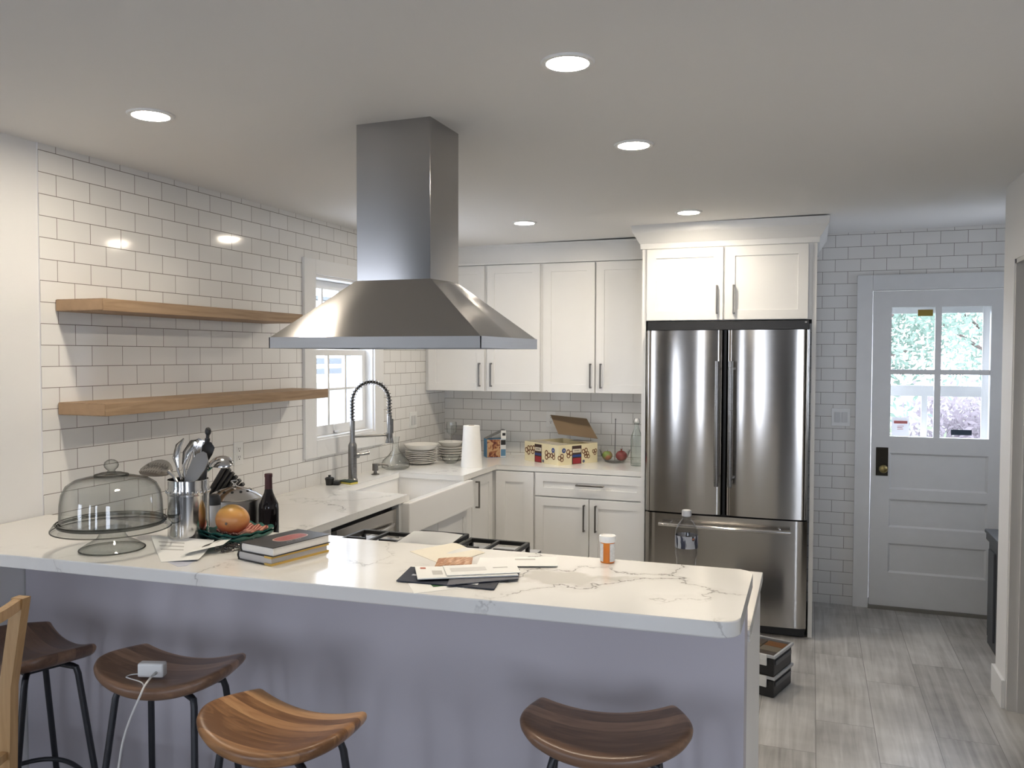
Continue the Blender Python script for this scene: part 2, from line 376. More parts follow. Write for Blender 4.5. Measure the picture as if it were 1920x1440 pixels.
def lathe(bm, prof, c=(0, 0, 0), n=40, wav=None):
    c = Vector(c); rings = []
    for k, (r, z) in enumerate(prof):
        if r < 1e-6:
            rings.append([bm.verts.new(c + Vector((0, 0, z)))])
        else:
            row = []
            for i in range(n):
                a = 2*PI*i/n
                rr = r*(1 + (wav(a, k) if wav else 0))
                row.append(bm.verts.new(c + Vector((rr*math.cos(a), rr*math.sin(a), z))))
            rings.append(row)
    for a, b in zip(rings, rings[1:]):
        if len(a) == 1 and len(b) == 1: continue
        for i in range(n):
            j = (i+1) % n
            if len(a) == 1: bm.faces.new((a[0], b[i], b[j]))
            elif len(b) == 1: bm.faces.new((a[i], a[j], b[0]))
            else: bm.faces.new((a[i], a[j], b[j], b[i]))

def cyl(bm, p0, p1, r0, r1=None, n=20):
    tube(bm, [p0, p1], [r0, r0 if r1 is None else r1], n)

def tube(bm, pts, r, n=10, closed=False, caps=True):
    pts = [Vector(p) for p in pts]; m = len(pts)
    rs = r if isinstance(r, (list, tuple)) else [r]*m
    tang = []
    for i in range(m):
        if closed: t = pts[(i+1) % m] - pts[i-1]
        else: t = pts[min(i+1, m-1)] - pts[max(i-1, 0)]
        tang.append(t.normalized())
    up = Vector((0, 0, 1)) if abs(tang[0].z) < 0.9 else Vector((1, 0, 0))
    nrm = (up - tang[0]*up.dot(tang[0])).normalized(); rings = []
    for i in range(m):
        nrm = (nrm - tang[i]*nrm.dot(tang[i])).normalized(); bi = tang[i].cross(nrm)
        rings.append([bm.verts.new(pts[i] + (nrm*math.cos(2*PI*k/n) + bi*math.sin(2*PI*k/n))*rs[i]) for k in range(n)])
    for i in range(m if closed else m-1):
        a, b = rings[i], rings[(i+1) % m]
        for k in range(n): bm.faces.new((a[k], a[(k+1) % n], b[(k+1) % n], b[k]))
    if caps and not closed:
        bm.faces.new(list(reversed(rings[0]))); bm.faces.new(rings[-1])

def prism(bm, poly, z0, z1, bev=0.0, seg=2):
    a = [bm.verts.new((p[0], p[1], z0)) for p in poly]; b = [bm.verts.new((p[0], p[1], z1)) for p in poly]; n = len(poly)
    fs = [bm.faces.new(list(reversed(a))), bm.faces.new(b)]
    for i in range(n): fs.append(bm.faces.new((a[i], a[(i+1) % n], b[(i+1) % n], b[i])))
    if bev > 0:
        es = list({e for f in fs[:2] for e in f.edges})
        bmesh.ops.bevel(bm, geom=es, offset=bev, segments=seg, profile=0.5, affect='EDGES')

def ell(bm, c, r, nu=24, nv=14, f=None):
    if not isinstance(r, (tuple, list)): r = (r, r, r)
    m = mark(bm)
    bmesh.ops.create_uvsphere(bm, u_segments=nu, v_segments=nv, radius=1.0)
    for v in since(bm, m):
        p = Vector(v.co)
        if f: p = f(p)
        v.co = Vector((c[0]+p.x*r[0], c[1]+p.y*r[1], c[2]+p.z*r[2]))

def gridsurf(bm, fn, nu, nv, thick=0.0):
    """sheet fn(u,v)->point, with thickness downward"""
    top = [[bm.verts.new(fn(i/nu, j/nv)) for j in range(nv+1)] for i in range(nu+1)]
    bot = [[bm.verts.new(Vector(fn(i/nu, j/nv)) - Vector((0, 0, thick))) for j in range(nv+1)] for i in range(nu+1)]
    for i in range(nu):
        for j in range(nv):
            bm.faces.new((top[i][j], top[i+1][j], top[i+1][j+1], top[i][j+1]))
            bm.faces.new((bot[i][j], bot[i][j+1], bot[i+1][j+1], bot[i+1][j]))
    for i in range(nu):
        bm.faces.new((top[i][0], bot[i][0], bot[i+1][0], top[i+1][0]))
        bm.faces.new((top[i][nv], top[i+1][nv], bot[i+1][nv], bot[i][nv]))
    for j in range(nv):
        bm.faces.new((top[0][j], top[0][j+1], bot[0][j+1], bot[0][j]))
        bm.faces.new((top[nu][j], bot[nu][j], bot[nu][j+1], top[nu][j+1]))

def wloc(o):
    v = Vector((0, 0, 0))
    while o is not None: v = v + o.location; o = o.parent
    return v

def obj(name, bm, mat, parent=None, world=True, ang=38, matfn=None, label=None, wn=True):
    if parent is not None and world:
        bmesh.ops.translate(bm, vec=-wloc(parent), verts=bm.verts)
    bmesh.ops.recalc_face_normals(bm, faces=bm.faces)
    me = bpy.data.meshes.new(name); bm.to_mesh(me); bm.free()
    for mm in (mat if isinstance(mat, (list, tuple)) else [mat]): me.materials.append(mm)
    if matfn:
        for f in me.polygons: f.material_index = matfn(f.center, f.normal)
    me.polygons.foreach_set('use_smooth', [True]*len(me.polygons))
    me.set_sharp_from_angle(angle=R_(ang))
    o = bpy.data.objects.new(name, me); scene.collection.objects.link(o)
    if wn and len(me.polygons) < 6000:
        w = o.modifiers.new('weighted_normal', 'WEIGHTED_NORMAL'); w.keep_sharp = True; w.weight = 100
    if parent is not None: o.parent = parent
    if label: o['label'] = label
    return o

def tag(o, label, cat, group=None):
    o['label'] = label; o['category'] = cat
    if group: o['group'] = group
    return o

def thing(name, label, cat, loc=(0, 0, 0), rotz=0.0, group=None):
    o = bpy.data.objects.new(name, None); scene.collection.objects.link(o)
    o.empty_display_size = 0.05
    o.location = loc; o.rotation_euler = (0, 0, rotz)
    return tag(o, label, cat, group)

def struct(name, bm, mat, parent=None, **kw):
    o = obj(name, bm, mat, parent, **kw)
    if parent is None: o['kind'] = 'structure'
    return o

def single(name, bm, mat, label, cat, group=None, **kw):
    """a thing that is one mesh; its origin is moved to its base"""
    xs = [v.co for v in bm.verts]
    base = Vector(((min(p.x for p in xs)+max(p.x for p in xs))/2, (min(p.y for p in xs)+max(p.y for p in xs))/2, min(p.z for p in xs)))
    bmesh.ops.translate(bm, vec=-base, verts=bm.verts)
    o = obj(name, bm, mat, **kw); o.location = base
    return tag(o, label, cat, group)

def dup(root, loc, rotz=0.0, label=None, group=None):
    r = root.copy(); scene.collection.objects.link(r); r.location = loc; r.rotation_euler = (0, 0, rotz)
    if label: r['label'] = label
    if group: r['group'] = group
    for ch in list(root.children):
        c = ch.copy(); scene.collection.objects.link(c); c.parent = r
        for g in list(ch.children):
            d = g.copy(); scene.collection.objects.link(d); d.parent = c
    return r

def lettering(name, s, size, mat, parent, mtx, ex=0.0004, sx=1.0):
    cu = bpy.data.curves.new(name, 'FONT'); cu.body = s; cu.size = size; cu.extrude = ex
    cu.align_x = 'CENTER'; cu.align_y = 'CENTER'; cu.resolution_u = 3
    tmp = bpy.data.objects.new('tmp_text', cu); scene.collection.objects.link(tmp)
    bpy.context.view_layer.update()
    dg = bpy.context.evaluated_depsgraph_get()
    me = bpy.data.meshes.new_from_object(tmp.evaluated_get(dg))
    bpy.data.objects.remove(tmp); bpy.data.curves.remove(cu)
    me.transform(mtx @ Matrix.Diagonal((sx, 1, 1, 1)))
    me.materials.clear(); me.materials.append(mat); me.name = name
    o = bpy.data.objects.new(name, me); scene.collection.objects.link(o); o.parent = parent
    return o

def shaker(bm, face, u0, u1, z0, z1, f, t=0.020, rail=0.057, rec=0.007):
    """a shaker front; face 'Y' looks to -Y with its front at y=f, 'X' looks to +X with its front at x=f"""
    def P(u, z, d):
        return (u, f+d, z) if face == 'Y' else (f-d, u, z)
    def ring(u0, u1, z0, z1, d): return [bm.verts.new(P(u, z, d)) for u, z in ((u0, z0), (u1, z0), (u1, z1), (u0, z1))]
    e = 0.0015
    a0 = ring(u0, u1, z0, z1, t); a1 = ring(u0, u1, z0, z1, e); a2 = ring(u0+e, u1-e, z0+e, z1-e, 0)
    b0 = ring(u0+rail, u1-rail, z0+rail, z1-rail, 0); b1 = ring(u0+rail+0.001, u1-rail-0.001, z0+rail+0.001, z1-rail-0.001, rec)
    for p, q in ((a0, a1), (a1, a2), (a2, b0), (b0, b1)):
        for i in range(4): bm.faces.new((p[i], p[(i+1) % 4], q[(i+1) % 4], q[i]))
    bm.faces.new(b1); bm.faces.new(a0)

def pull(bm, face, u, z, f, ln, vert=True, stand=0.03, w=0.010):
    """square bar pull standing off the front at f, centred on (u, z)"""
    def bx(ua, ub, za, zb, d0, d1):
        if face == 'Y': box(bm, ua, ub, f-d1, f-d0, za, zb, 0.0012, 1)
        else: box(bm, f+d0, f+d1, ua, ub, za, zb, 0.0012, 1)
    h = ln/2
    if vert:
        bx(u-w/2, u+w/2, z-h, z+h, stand-w, stand)
        for s in (-1, 1): bx(u-w/2, u+w/2, z+s*(h-w/2)-w/2, z+s*(h-w/2)+w/2, 0, stand-w+0.001)
    else:
        bx(u-h, u+h, z-w/2, z+w/2, stand-w, stand)
        for s in (-1, 1): bx(u+s*(h-w/2)-w/2, u+s*(h-w/2)+w/2, z-w/2, z+w/2, 0, stand-w+0.001)

# ================================================================== SETTING
YB = 5.975
def ceil_z(x): return 2.44 + 0.011*max(-3.2, min(6.0, x))
bm = B()
PLAN = [(-3.2, -3.4), (5.6, -3.4), (5.6, 6.13), (-0.16, 6.13), (-0.16, 1.4), (-3.2, 1.4)]
lo_ = [bm.verts.new((x, y, ceil_z(x))) for x, y in PLAN]; hi_ = [bm.verts.new((x, y, 2.72)) for x, y in PLAN]
bm.faces.new(lo_); bm.faces.new(list(reversed(hi_)))
for i in range(6): bm.faces.new((lo_[i], lo_[(i+1) % 6], hi_[(i+1) % 6], hi_[i]))
struct('ceiling', bm, M['ceiling'])
bm = B(); prism(bm, PLAN, -0.12, 0.0); struct('floor', bm, M['floor'])

# left wall: painted to Y=2.343, tiled from there to the back corner, with the window opening
WY0, WY1, WZ0, WZ1 = 4.150, 4.842, 1.168, 2.122
bm = B()
box(bm, -0.16, -0.006, 1.25, 2.3433, 0, 2.52)
box(bm, -0.16, 0, 2.3433, WY0, 0, 2.52)
box(bm, -0.16, 0, WY1, YB+0.2, 0, 2.52)
box(bm, -0.16, 0, WY0, WY1, 0, WZ0); box(bm, -0.16, 0, WY0, WY1, WZ1, 2.52)
struct('wall_left', bm, [M['tileL'], M['paint']], matfn=lambda c, n: 1 if c.y < 2.34 or n.x < 0.5 else 0)

# back wall: splash tile on the left, tile of the door side on the right, with the door opening
DX0, DX1, DZ1 = 3.062, 3.866, 2.088
bm = B()
box(bm, -0.16, 1.75, YB, YB+0.16, 0, 2.56); box(bm, 1.75, DX0, YB, YB+0.16, 0, 2.56)
box(bm, DX0, DX1, YB, YB+0.16, DZ1, 2.56); box(bm, DX1, 4.6, YB, YB+0.16, 0, 2.56)
struct('wall_back', bm, [M['tileS'], M['tileB'], M['paint']], matfn=lambda c, n: 2 if n.y > -0.5 else (0 if c.x < 1.75 else 1))

# right wall with its doorway, and the entry beyond it
RX = 3.57
bm = B()
box(bm, RX, RX+0.12, 4.452, 4.672, 0, 2.56); box(bm, RX, RX+0.12, 3.50, 4.452, 2.11, 2.56)
box(bm, RX, RX+0.12, 1.6, 3.50, 0, 2.56); box(bm, RX+0.12, 5.6, 1.5, 1.6, 0, 2.6)
struct('wall_right', bm, M['paint'])
bm = B(); box(bm, 4.48, 4.60, 4.672, 5.15, 0, 2.56); box(bm, 4.48, 4.60, 5.55, YB, 0, 2.56); box(bm, 4.48, 4.60, 5.15, 5.55, 0, 1.3); box(bm, 4.48, 4.60, 5.15, 5.55, 2.0, 2.56); box(bm, RX+0.12, 4.60, 4.60, 4.672, 0, 2.56); struct('wall_entry', bm, M['paint'])
bm = B()
for y0, y1, z0, z1 in ((5.15, 5.17, 1.3, 2.0), (5.53, 5.55, 1.3, 2.0), (5.17, 5.53, 1.3, 1.33), (5.17, 5.53, 1.97, 2.0)): box(bm, 4.51, 4.55, y0, y1, z0, z1)
w2_ = struct('window_2', bm, M['trim'])
bm = B(); box(bm, 4.528, 4.532, 5.17, 5.53, 1.33, 1.97); obj('pane', bm, M['pane'], w2_)
bm = B(); box(bm, 5.48, 5.6, 1.6, 4.7, 0, 2.6); box(bm, 4.6, 5.6, 4.6, 4.7, 0, 2.6); struct('wall_hallway', bm, M['paint_greige'])
# casing strip and stop of the doorway in the right wall
bm = B()
box(bm, RX+0.004, RX+0.116, 4.432, 4.4525, 0, 2.11); box(bm, RX+0.045, RX+0.080, 4.418, 4.4335, 0, 2.09)
box(bm, RX+0.004, RX+0.116, 3.50, 4.4525, 2.090, 2.1105)
struct('trim_1', bm, M['paint_greige'])
bm = B(); box(bm, RX-0.016, RX, 4.452, 4.674, 0, 0.135, 0.003); box(bm, RX-0.016, RX+0.12, 4.672, 4.688, 0, 0.135, 0.003); struct('baseboard_right', bm, M['trim'])

# the room behind the camera
bm = B()
_ed = [-3.2] + [e for w in BACK_WINDOWS for e in w] + [5.6]
for x0, x1 in zip(_ed[0::2], _ed[1::2]): box(bm, x0, x1, -3.35, -3.2, 0, 2.6)
for a, b in BACK_WINDOWS:
    box(bm, a, b, -3.35, -3.2, 0, BW0); box(bm, a, b, -3.35, -3.2, BW1, 2.6)
struct('wall_front', bm, M['paint_dim'])
bm = B(); box(bm, -3.2, -3.05, -3.2, 1.4, 0, 2.6); box(bm, -3.05, -0.16, 1.25, 1.4, 0, 2.6); struct('wall_dining', bm, M['paint_dim'])
bm = B(); box(bm, 5.45, 5.6, -3.2, 1.6, 0, 2.6); struct('wall_living', bm, M['paint_dim'])
for i, (a, b) in enumerate(BACK_WINDOWS):
    bm = B()
    for x0, x1, z0, z1 in ((a, a+0.05, BW0, BW1), (b-0.05, b, BW0, BW1), (a+0.05, b-0.05, BW0, BW0+0.06), (a+0.05, b-0.05, BW1-0.06, BW1), (a+0.05, b-0.05, 1.29, 1.33)):
        box(bm, x0, x1, -3.32, -3.26, z0, z1)
    w = struct('window_%d' % (i+3), bm, M['trim'])  # the rightmost one is an added window for extra fill daylight
    bm = B(); box(bm, a+0.05, b-0.05, -3.293, -3.289, BW0+0.06, BW1-0.06); obj('pane', bm, M['pane'], w)

# half wall that carries the bar
bm = B(); box(bm, 0.0, 2.537, 2.262, 2.362, 0, 1.0215); struct('wall_half', bm, M['knee'])

# ------------------------------------------------------------------ left window
bm = B()
cw = 0.112
box(bm, 0, 0.018, WY0-cw, WY0+0.004, WZ0-0.098, WZ1+0.086, 0.002); box(bm, 0, 0.018, WY1-0.004, WY1+cw, WZ0-0.098, WZ1+0.086, 0.002)
box(bm, 0, 0.018, WY0+0.004, WY1-0.004, WZ1, WZ1+0.086, 0.002); box(bm, 0, 0.018, WY0+0.004, WY1-0.004, WZ0-0.098, WZ0, 0.002)
win = struct('window_1', bm, M['trim'])
bm = B()   # jambs, head and stool
box(bm, -0.155, 0.002, WY0, WY0+0.012, WZ0, WZ1); box(bm, -0.155, 0.002, WY1-0.012, WY1, WZ0, WZ1)
box(bm, -0.155, 0.002, WY0+0.012, WY1-0.012, WZ1-0.014, WZ1); box(bm, -0.155, 0.006, WY0+0.012, WY1-0.012, WZ0, WZ0+0.012)
obj('jamb', bm, M['trim'], win)
def sash(name, x, z0, z1, bot, top, muny, munz):
    bm = B(); y0, y1 = WY0+0.012, WY1-0.012; s = 0.038; d = 0.030
    box(bm, x-d, x, y0, y0+s, z0, z1); box(bm, x-d, x, y1-s, y1, z0, z1)
    box(bm, x-d, x, y0+s, y1-s, z0, z0+bot); box(bm, x-d, x, y0+s, y1-s, z1-top, z1)
    for k in muny: box(bm, x-d+0.004, x-0.004, k-0.010, k+0.010, z0+bot, z1-top)
    for k in munz: box(bm, x-d+0.003, x-0.005, y0+s, y1-s, k-0.007, k+0.007)
    o = obj(name, bm, M['trim'], win)
    bm = B(); box(bm, x-d/2-0.002, x-d/2+0.002, y0+s, y1-s, z0+bot, z1-top); obj('pane', bm, M['pane'], o)
    return o
my = [WY0+0.05+(WY1-WY0-0.1)*k/3 for k in (1, 2)]
ls = sash('lower_sash', -0.052, WZ0+0.013, 1.690, 0.058, 0.034, my, [1.452])
bm = B(); box(bm, -0.050, -0.020, 4.44, 4.475, WZ0+0.02, WZ0+0.032); box(bm, -0.052, -0.044, 4.44, 4.475, WZ0+0.02, WZ0+0.066); obj('lift', bm, M['trim'], ls)
sash('upper_sash', -0.094, 1.665, WZ1-0.015, 0.034, 0.048, my, [1.880])

# ------------------------------------------------------------------ back door
bm = B(); c = 0.094
box(bm, DX0-c, DX0, YB-0.020, YB, 0, DZ1+0.100, 0.002); box(bm, DX0, DX1, YB-0.020, YB, DZ1, DZ1+0.100, 0.002); box(bm, DX1, DX1+c, YB-0.020, YB, 0, DZ1+0.100, 0.002)
struct('trim_2', bm, M['doorpaint'])
x0, x1 = DX0+0.006, DX1-0.006
gx0, gx1, gz0, gz1 = 3.178, 3.748, 1.138, 1.976
panels = [(0.793, 1.030), (0.543, 0.728), (0.243, 0.437)]
yf, yb = YB-0.012, YB+0.032
bm = B()
box(bm, x0, gx0, yf, yb, 0.022, DZ1-0.006); box(bm, gx1, x1, yf, yb, 0.022, DZ1-0.006)
zz = [0.022] + [z for p in sorted(panels) for z in p] + [gz0, gz1, DZ1-0.006]
for a, b in zip(zz[0::2], zz[1::2]): box(bm, gx0, gx1, yf, yb, a, b)
for a, b in panels:
    box(bm, gx0, gx1, yf+0.013, yb-0.010, a, b)
    r0 = [bm.verts.new(p) for p in ((gx0, yf, a), (gx1, yf, a), (gx1, yf, b), (gx0, yf, b))]
    r1 = [bm.verts.new(p) for p in ((gx0+0.012, yf+0.013, a+0.012), (gx1-0.012, yf+0.013, a+0.012), (gx1-0.012, yf+0.013, b-0.012), (gx0+0.012, yf+0.013, b-0.012))]
    for i in range(4): bm.faces.new((r0[i], r0[(i+1) % 4], r1[(i+1) % 4], r1[i]))
door = struct('door_1', bm, M['doorpaint'])
bm = B(); mx, mz = 3.452, 1.558
box(bm, mx-0.018, mx+0.018, yf+0.006, yb-0.006, gz0, gz1); box(bm, gx0, mx-0.018, yf+0.006, yb-0.006, mz-0.016, mz+0.016); box(bm, mx+0.018, gx1, yf+0.006, yb-0.006, mz-0.016, mz+0.016)
obj('muntin', bm, M['doorpaint'], door)
bm = B()
for a, b in ((gx0, mx-0.018), (mx+0.018, gx1)):
    for p, q in ((gz0, mz-0.016), (mz+0.016, gz1)): box(bm, a, b, yf+0.020, yf+0.024, p, q)
obj('pane', bm, M['pane'], door)
bm = B(); box(bm, 3.097, 3.170, yf-0.004, yf, 0.878, 1.064, 0.001, 1); esc = obj('lock_plate', bm, M['bronze'], door)
bm = B(); cyl(bm, (3.140, yf-0.004, 0.928), (3.140, yf-0.030, 0.928), 0.010); ell(bm, (3.140, yf-0.045, 0.928), (0.027, 0.020, 0.027)); obj('door_knob', bm, M['brass'], esc)
bm = B(); cyl(bm, (3.134, yf-0.004, 0.985), (3.134, yf-0.010, 0.985), 0.012, n=16); box(bm, 3.1325, 3.1355, yf-0.012, yf-0.009, 0.976, 0.994); obj('keyhole', bm, M['bronze'], esc)
bm = B(); box(bm, 3.332, 3.420, yf+0.0165, yf+0.0195, 1.918, 1.960, 0.001, 1); obj('tape_strip', bm, C('ochre_tape', (0.30, 0.21, 0.035), 0.7), door, label='ochre yellow tape strip')
bm = B(); box(bm, 3.190, 3.292, yf+0.0165, yf+0.0195, 1.142, 1.262); nt_ = obj('notice_card', bm, leafy('notice_paper', (0.82, 0.82, 0.84), 0.02, 0.5), door, label='white notice card with red heading')
bm = B(); box(bm, 3.202, 3.282, yf+0.0155, yf+0.0165, 1.222, 1.240)
for k, w in enumerate((0.05, 0.04, 0.045)): box(bm, 3.222, 3.222+w*0.8, yf+0.0155, yf+0.0165, 1.204-k*0.010, 1.207-k*0.010)
obj('notice_print', bm, C('faded_red', (0.75, 0.25, 0.25), 0.7), nt_, label='faded red heading bar')
bm = B(); box(bm, 3.536, 3.654, yf+0.0165, yf+0.0195, 1.158, 1.192); obj('window_label', bm, C('navy_label', (0.03, 0.05, 0.08), 0.5), door, label='dark rectangular label')
bm = B(); box(bm, DX0, DX1, YB-0.03, YB+0.16, 0.0, 0.020); struct('trim_3', bm, C('threshold', (0.20, 0.19, 0.17), 0.6))

# storm door outside the back door
SY = YB+0.20
bm = B()
box(bm, 3.00, 3.10, SY, SY+0.04, 0.0, 2.2); box(bm, 3.752, 3.90, SY, SY+0.04, 0.0, 2.2); box(bm, 3.10, 3.752, SY, SY+0.04, 1.945, 2.2)
box(bm, 3.10, 3.752, SY, SY+0.04, 1.395, 1.465); box(bm, 3.10, 3.752, SY, SY+0.04, 0.0, 0.90); box(bm, 3.385, 3.420, SY+0.004, SY+0.036, 0.90, 1.395)
box(bm, 3.735, 3.752, SY-0.015, SY, 0.0, 2.0)
struct('door_2', bm, M['trim'])

# ------------------------------------------------------------------ outside
bm = B(); box(bm, -40, 40, 6.2, 60, -0.7, -0.6); box(bm, -40, -3.4, -20, 6.2, -0.7, -0.6); struct('ground', bm, pbr('dry_lawn', (0.07, 0.075, 0.06), 0.9, var=0.35, scale=1.2))
LEAF = [leafy('oak_leaves', (0.19, 0.265, 0.22)), leafy('shrub_leaves', (0.17, 0.205, 0.14)), leafy('brush', (0.19, 0.165, 0.185))]
BARK = pbr('bark', (0.13, 0.10, 0.09), 0.9, var=0.3, scale=9)
rng = random.Random(4)
def tree(name, label, x, y, h, cr, n, leaf, seed, base=-0.6, size=0.16, squash=0.8):
    rg = random.Random(seed)
    t = thing(name, label, 'tree' if 'tree' in name else 'bush', (x, y, base), 0)
    bm = B(); hz = h*0.55
    tube(bm, [(0, 0, 0), (0.05, 0.02, hz*0.5), (0.0, 0.05, hz), (-0.04, 0.0, h*0.85)], [0.06*h/3, 0.045*h/3, 0.03*h/3, 0.01], 8)
    tips = []
    for k in range(9):
        a = rg.uniform(0, 2*PI); z0 = hz*rg.uniform(0.5, 1.0); L = cr*rg.uniform(0.6, 1.0)
        p1 = Vector((math.cos(a)*L*0.5, math.sin(a)*L*0.5, z0+L*0.35)); p2 = Vector((math.cos(a)*L, math.sin(a)*L, z0+L*0.6*rg.uniform(0.5, 1.2)))
        tube(bm, [(0, 0, z0), p1, p2], [0.022*h/3, 0.014*h/3, 0.004], 6); tips += [p1, p2]
    obj('trunk', bm, BARK, t, world=False)
    bm = B()
    for k in range(n):
        c = rg.choice(tips); d = Vector((rg.gauss(0, 1), rg.gauss(0, 1), rg.gauss(0, 1)))
        p = Vector(c) + d*cr*0.24
        p.z = max(0.05, p.z)
        u = Vector((rg.gauss(0, 1), rg.gauss(0, 1), rg.gauss(0, 1))).normalized(); w = u.orthogonal().normalized()
        s = size*rg.uniform(0.5, 1.2)
        q = [p - u*s, p + w*s*0.45, p + u*s, p - w*s*0.45]
        bm.faces.new([bm.verts.new(i) for i in q])
    o = obj('foliage', bm, leaf, t, world=False, wn=False); o['kind'] = 'stuff'
tree('oak_tree', 'tall pale green tree seen through the left panes of the back door', 3.15, 16.0, 5.6, 2.0, 6500, LEAF[0], 1, size=0.08)
tree('oak_tree', 'pale green tree seen through the right panes of the back door', 6.4, 21.0, 6.0, 2.2, 4500, LEAF[0], 2, size=0.09)
tree('garden_bush', 'low olive green bush under the trees beyond the back door', 3.1, 11.6, 1.9, 0.9, 5000, LEAF[1], 3, size=0.055)
tree('garden_bush', 'low dry purplish bush beside the olive bush beyond the back door', 4.9, 12.6, 1.8, 0.9, 5000, LEAF[2], 5, size=0.055)
tree('garden_tree', 'thin tree with sparse leaves seen through the kitchen window', -6.6, 9.6, 4.2, 1.7, 900, LEAF[0], 7, size=0.08)
# porch roof beams and post outside the kitchen window
bm = B()
pc = pbr('porch_paint', (0.10, 0.115, 0.13), 0.7, var=0.1)
for za, zb in ((1.560, 1.625), (1.455, 1.515), (2.385, 2.460), (2.240, 2.278)): box(bm, -2.3, -2.18, 6.6, 9.2, za, zb)
box(bm, -2.29, -2.19, 6.5, 6.6, -0.6, 2.5); box(bm, -2.29, -2.19, 8.33, 8.42, -0.6, 2.6); box(bm, -2.29, -2.19, 9.2, 9.3, -0.6, 2.5)
struct('trim_4', bm, pc)
bm = B(); box(bm, -0.335, -0.17, 5.02, 5.10, -0.65, 2.6); struct('wall_porch', bm, pbr('porch_siding', (0.22, 0.27, 0.34), 0.7, var=0.05))

# ================================================================== CEILING LIGHTS
def light_bms(r=0.067):
    a = B(); lathe(a, [(r-0.010, -0.001), (r-0.008, -0.006), (r+0.004, -0.006), (r+0.008, -0.002), (r+0.008, 0.012), (r-0.010, 0.012), (r-0.010, -0.001)], n=40)
    b = B(); lathe(b, [(0, -0.003), (r-0.009, -0.003), (r-0.009, 0.010), (0, 0.010)], n=40)
    return a, b
LIGHTS = [((0.640, 2.218), 'lit round recessed ceiling light above the glass cake dome end of the bar'),
          ((2.053, 2.238), 'largest lit round recessed ceiling light right of the hood chimney'),
          ((2.044, 3.185), 'lit round recessed ceiling light in the middle of the kitchen'),
          ((1.067, 4.763), 'lit round recessed ceiling light before the tall wall cabinets'),
          ((2.034, 4.770), 'lit round recessed ceiling light in front of the refrigerator cabinet')]
lt = None
for (x, y), lab in LIGHTS:
    z = ceil_z(x)
    if lt is None:
        lt = thing('recessed_light', lab, 'ceiling light', (x, y, z), 0, 'recessed ceiling lights')
        a, b = light_bms()
        obj('trim_ring', a, M['trim'], lt, world=False); obj('diffuser', b, M['lamp'], lt, world=False)
    else: dup(lt, (x, y, z), 0, lab)

# ================================================================== RANGE HOOD
HX, HY = 1.342, 2.687
t = thing('range_hood', 'brushed steel island range hood with square chimney hanging over the range', 'range hood', (HX, HY, 1.683))
bm = B(); box(bm, 1.203, 1.484, 2.568, 2.806, 1.915, ceil_z(1.34)+0.004, 0.0015, 1); obj('chimney', bm, M['hood'], t)
bm = B()
hx0, hx1, hy0, hy1, zl, zt = 0.957, 1.730, 2.410, 2.964, 1.719, 1.917
lo = [(hx0, hy0), (hx1, hy0), (hx1+0.002, HY), (hx1, hy1), (hx0, hy1), (hx0-0.002, HY)]
hi = [(1.201, 2.566), (1.486, 2.566), (1.500, HY), (1.486, 2.808), (1.201, 2.808), (1.187, HY)]
L_ = [bm.verts.new((x, y, zl)) for x, y in lo]; H_ = [bm.verts.new((x, y, zt)) for x, y in hi]
for i in range(6): bm.faces.new((L_[i], L_[(i+1) % 6], H_[(i+1) % 6], H_[i]))
bm.faces.new(H_); bm.faces.new(list(reversed(L_)))
obj('canopy', bm, M['hood'], t, ang=2)
bm = B()
for p, q in (((hx0-0.002, hy0-0.002), (hx1+0.002, hy0+0.002)), ((hx0-0.002, hy1-0.002), (hx1+0.002, hy1+0.002))): box(bm, p[0], q[0], p[1], q[1], 1.683, zl+0.001)
for x, s_ in ((hx0, -1), (hx1, 1)):
    for ya, yb2, xa, xb in ((hy0-0.002, HY, x, x+s_*0.002), (HY, hy1+0.002, x+s_*0.002, x)):
        prism(bm, [(xa+0.002, ya), (xb+0.002, yb2), (xb-0.002, yb2), (xa-0.002, ya)], 1.683, zl+0.001)
obj('rim', bm, M['hoodrim'], t)
bm = B(); box(bm, hx0+0.01, hx1-0.01, hy0+0.01, hy1-0.01, 1.697, 1.703)
for k in range(24): box(bm, hx0+0.03+k*0.030, hx0+0.045+k*0.030, hy0+0.03, hy1-0.03, 1.690, 1.6975)
obj('grease_filter', bm, M['steelsat'], t)

# ================================================================== SHELVES
for nm, zb, zt_, y0, y1, lab in (('u', 1.822, 1.868, 2.408, 3.70, 'upper thick pine floating shelf on the tiled left wall'),
                                ('l', 1.430, 1.478, 2.412, 3.935, 'lower thick pine floating shelf on the tiled left wall')):
    t = thing('floating_shelf', lab, 'shelf', (0.0, (y0+y1)/2, zb), 0, 'pine floating shelves')
    bm = B(); box(bm, 0.0005, 0.232, y0+0.001, y1, zb, zt_, 0.004); obj('board', bm, M['shelfwood'], t)
    bm = B(); box(bm, 0.004, 0.228, y0-0.0005, y0+0.002, zb+0.004, zt_-0.004); obj('end_grain', bm, M['endgrain'], t)

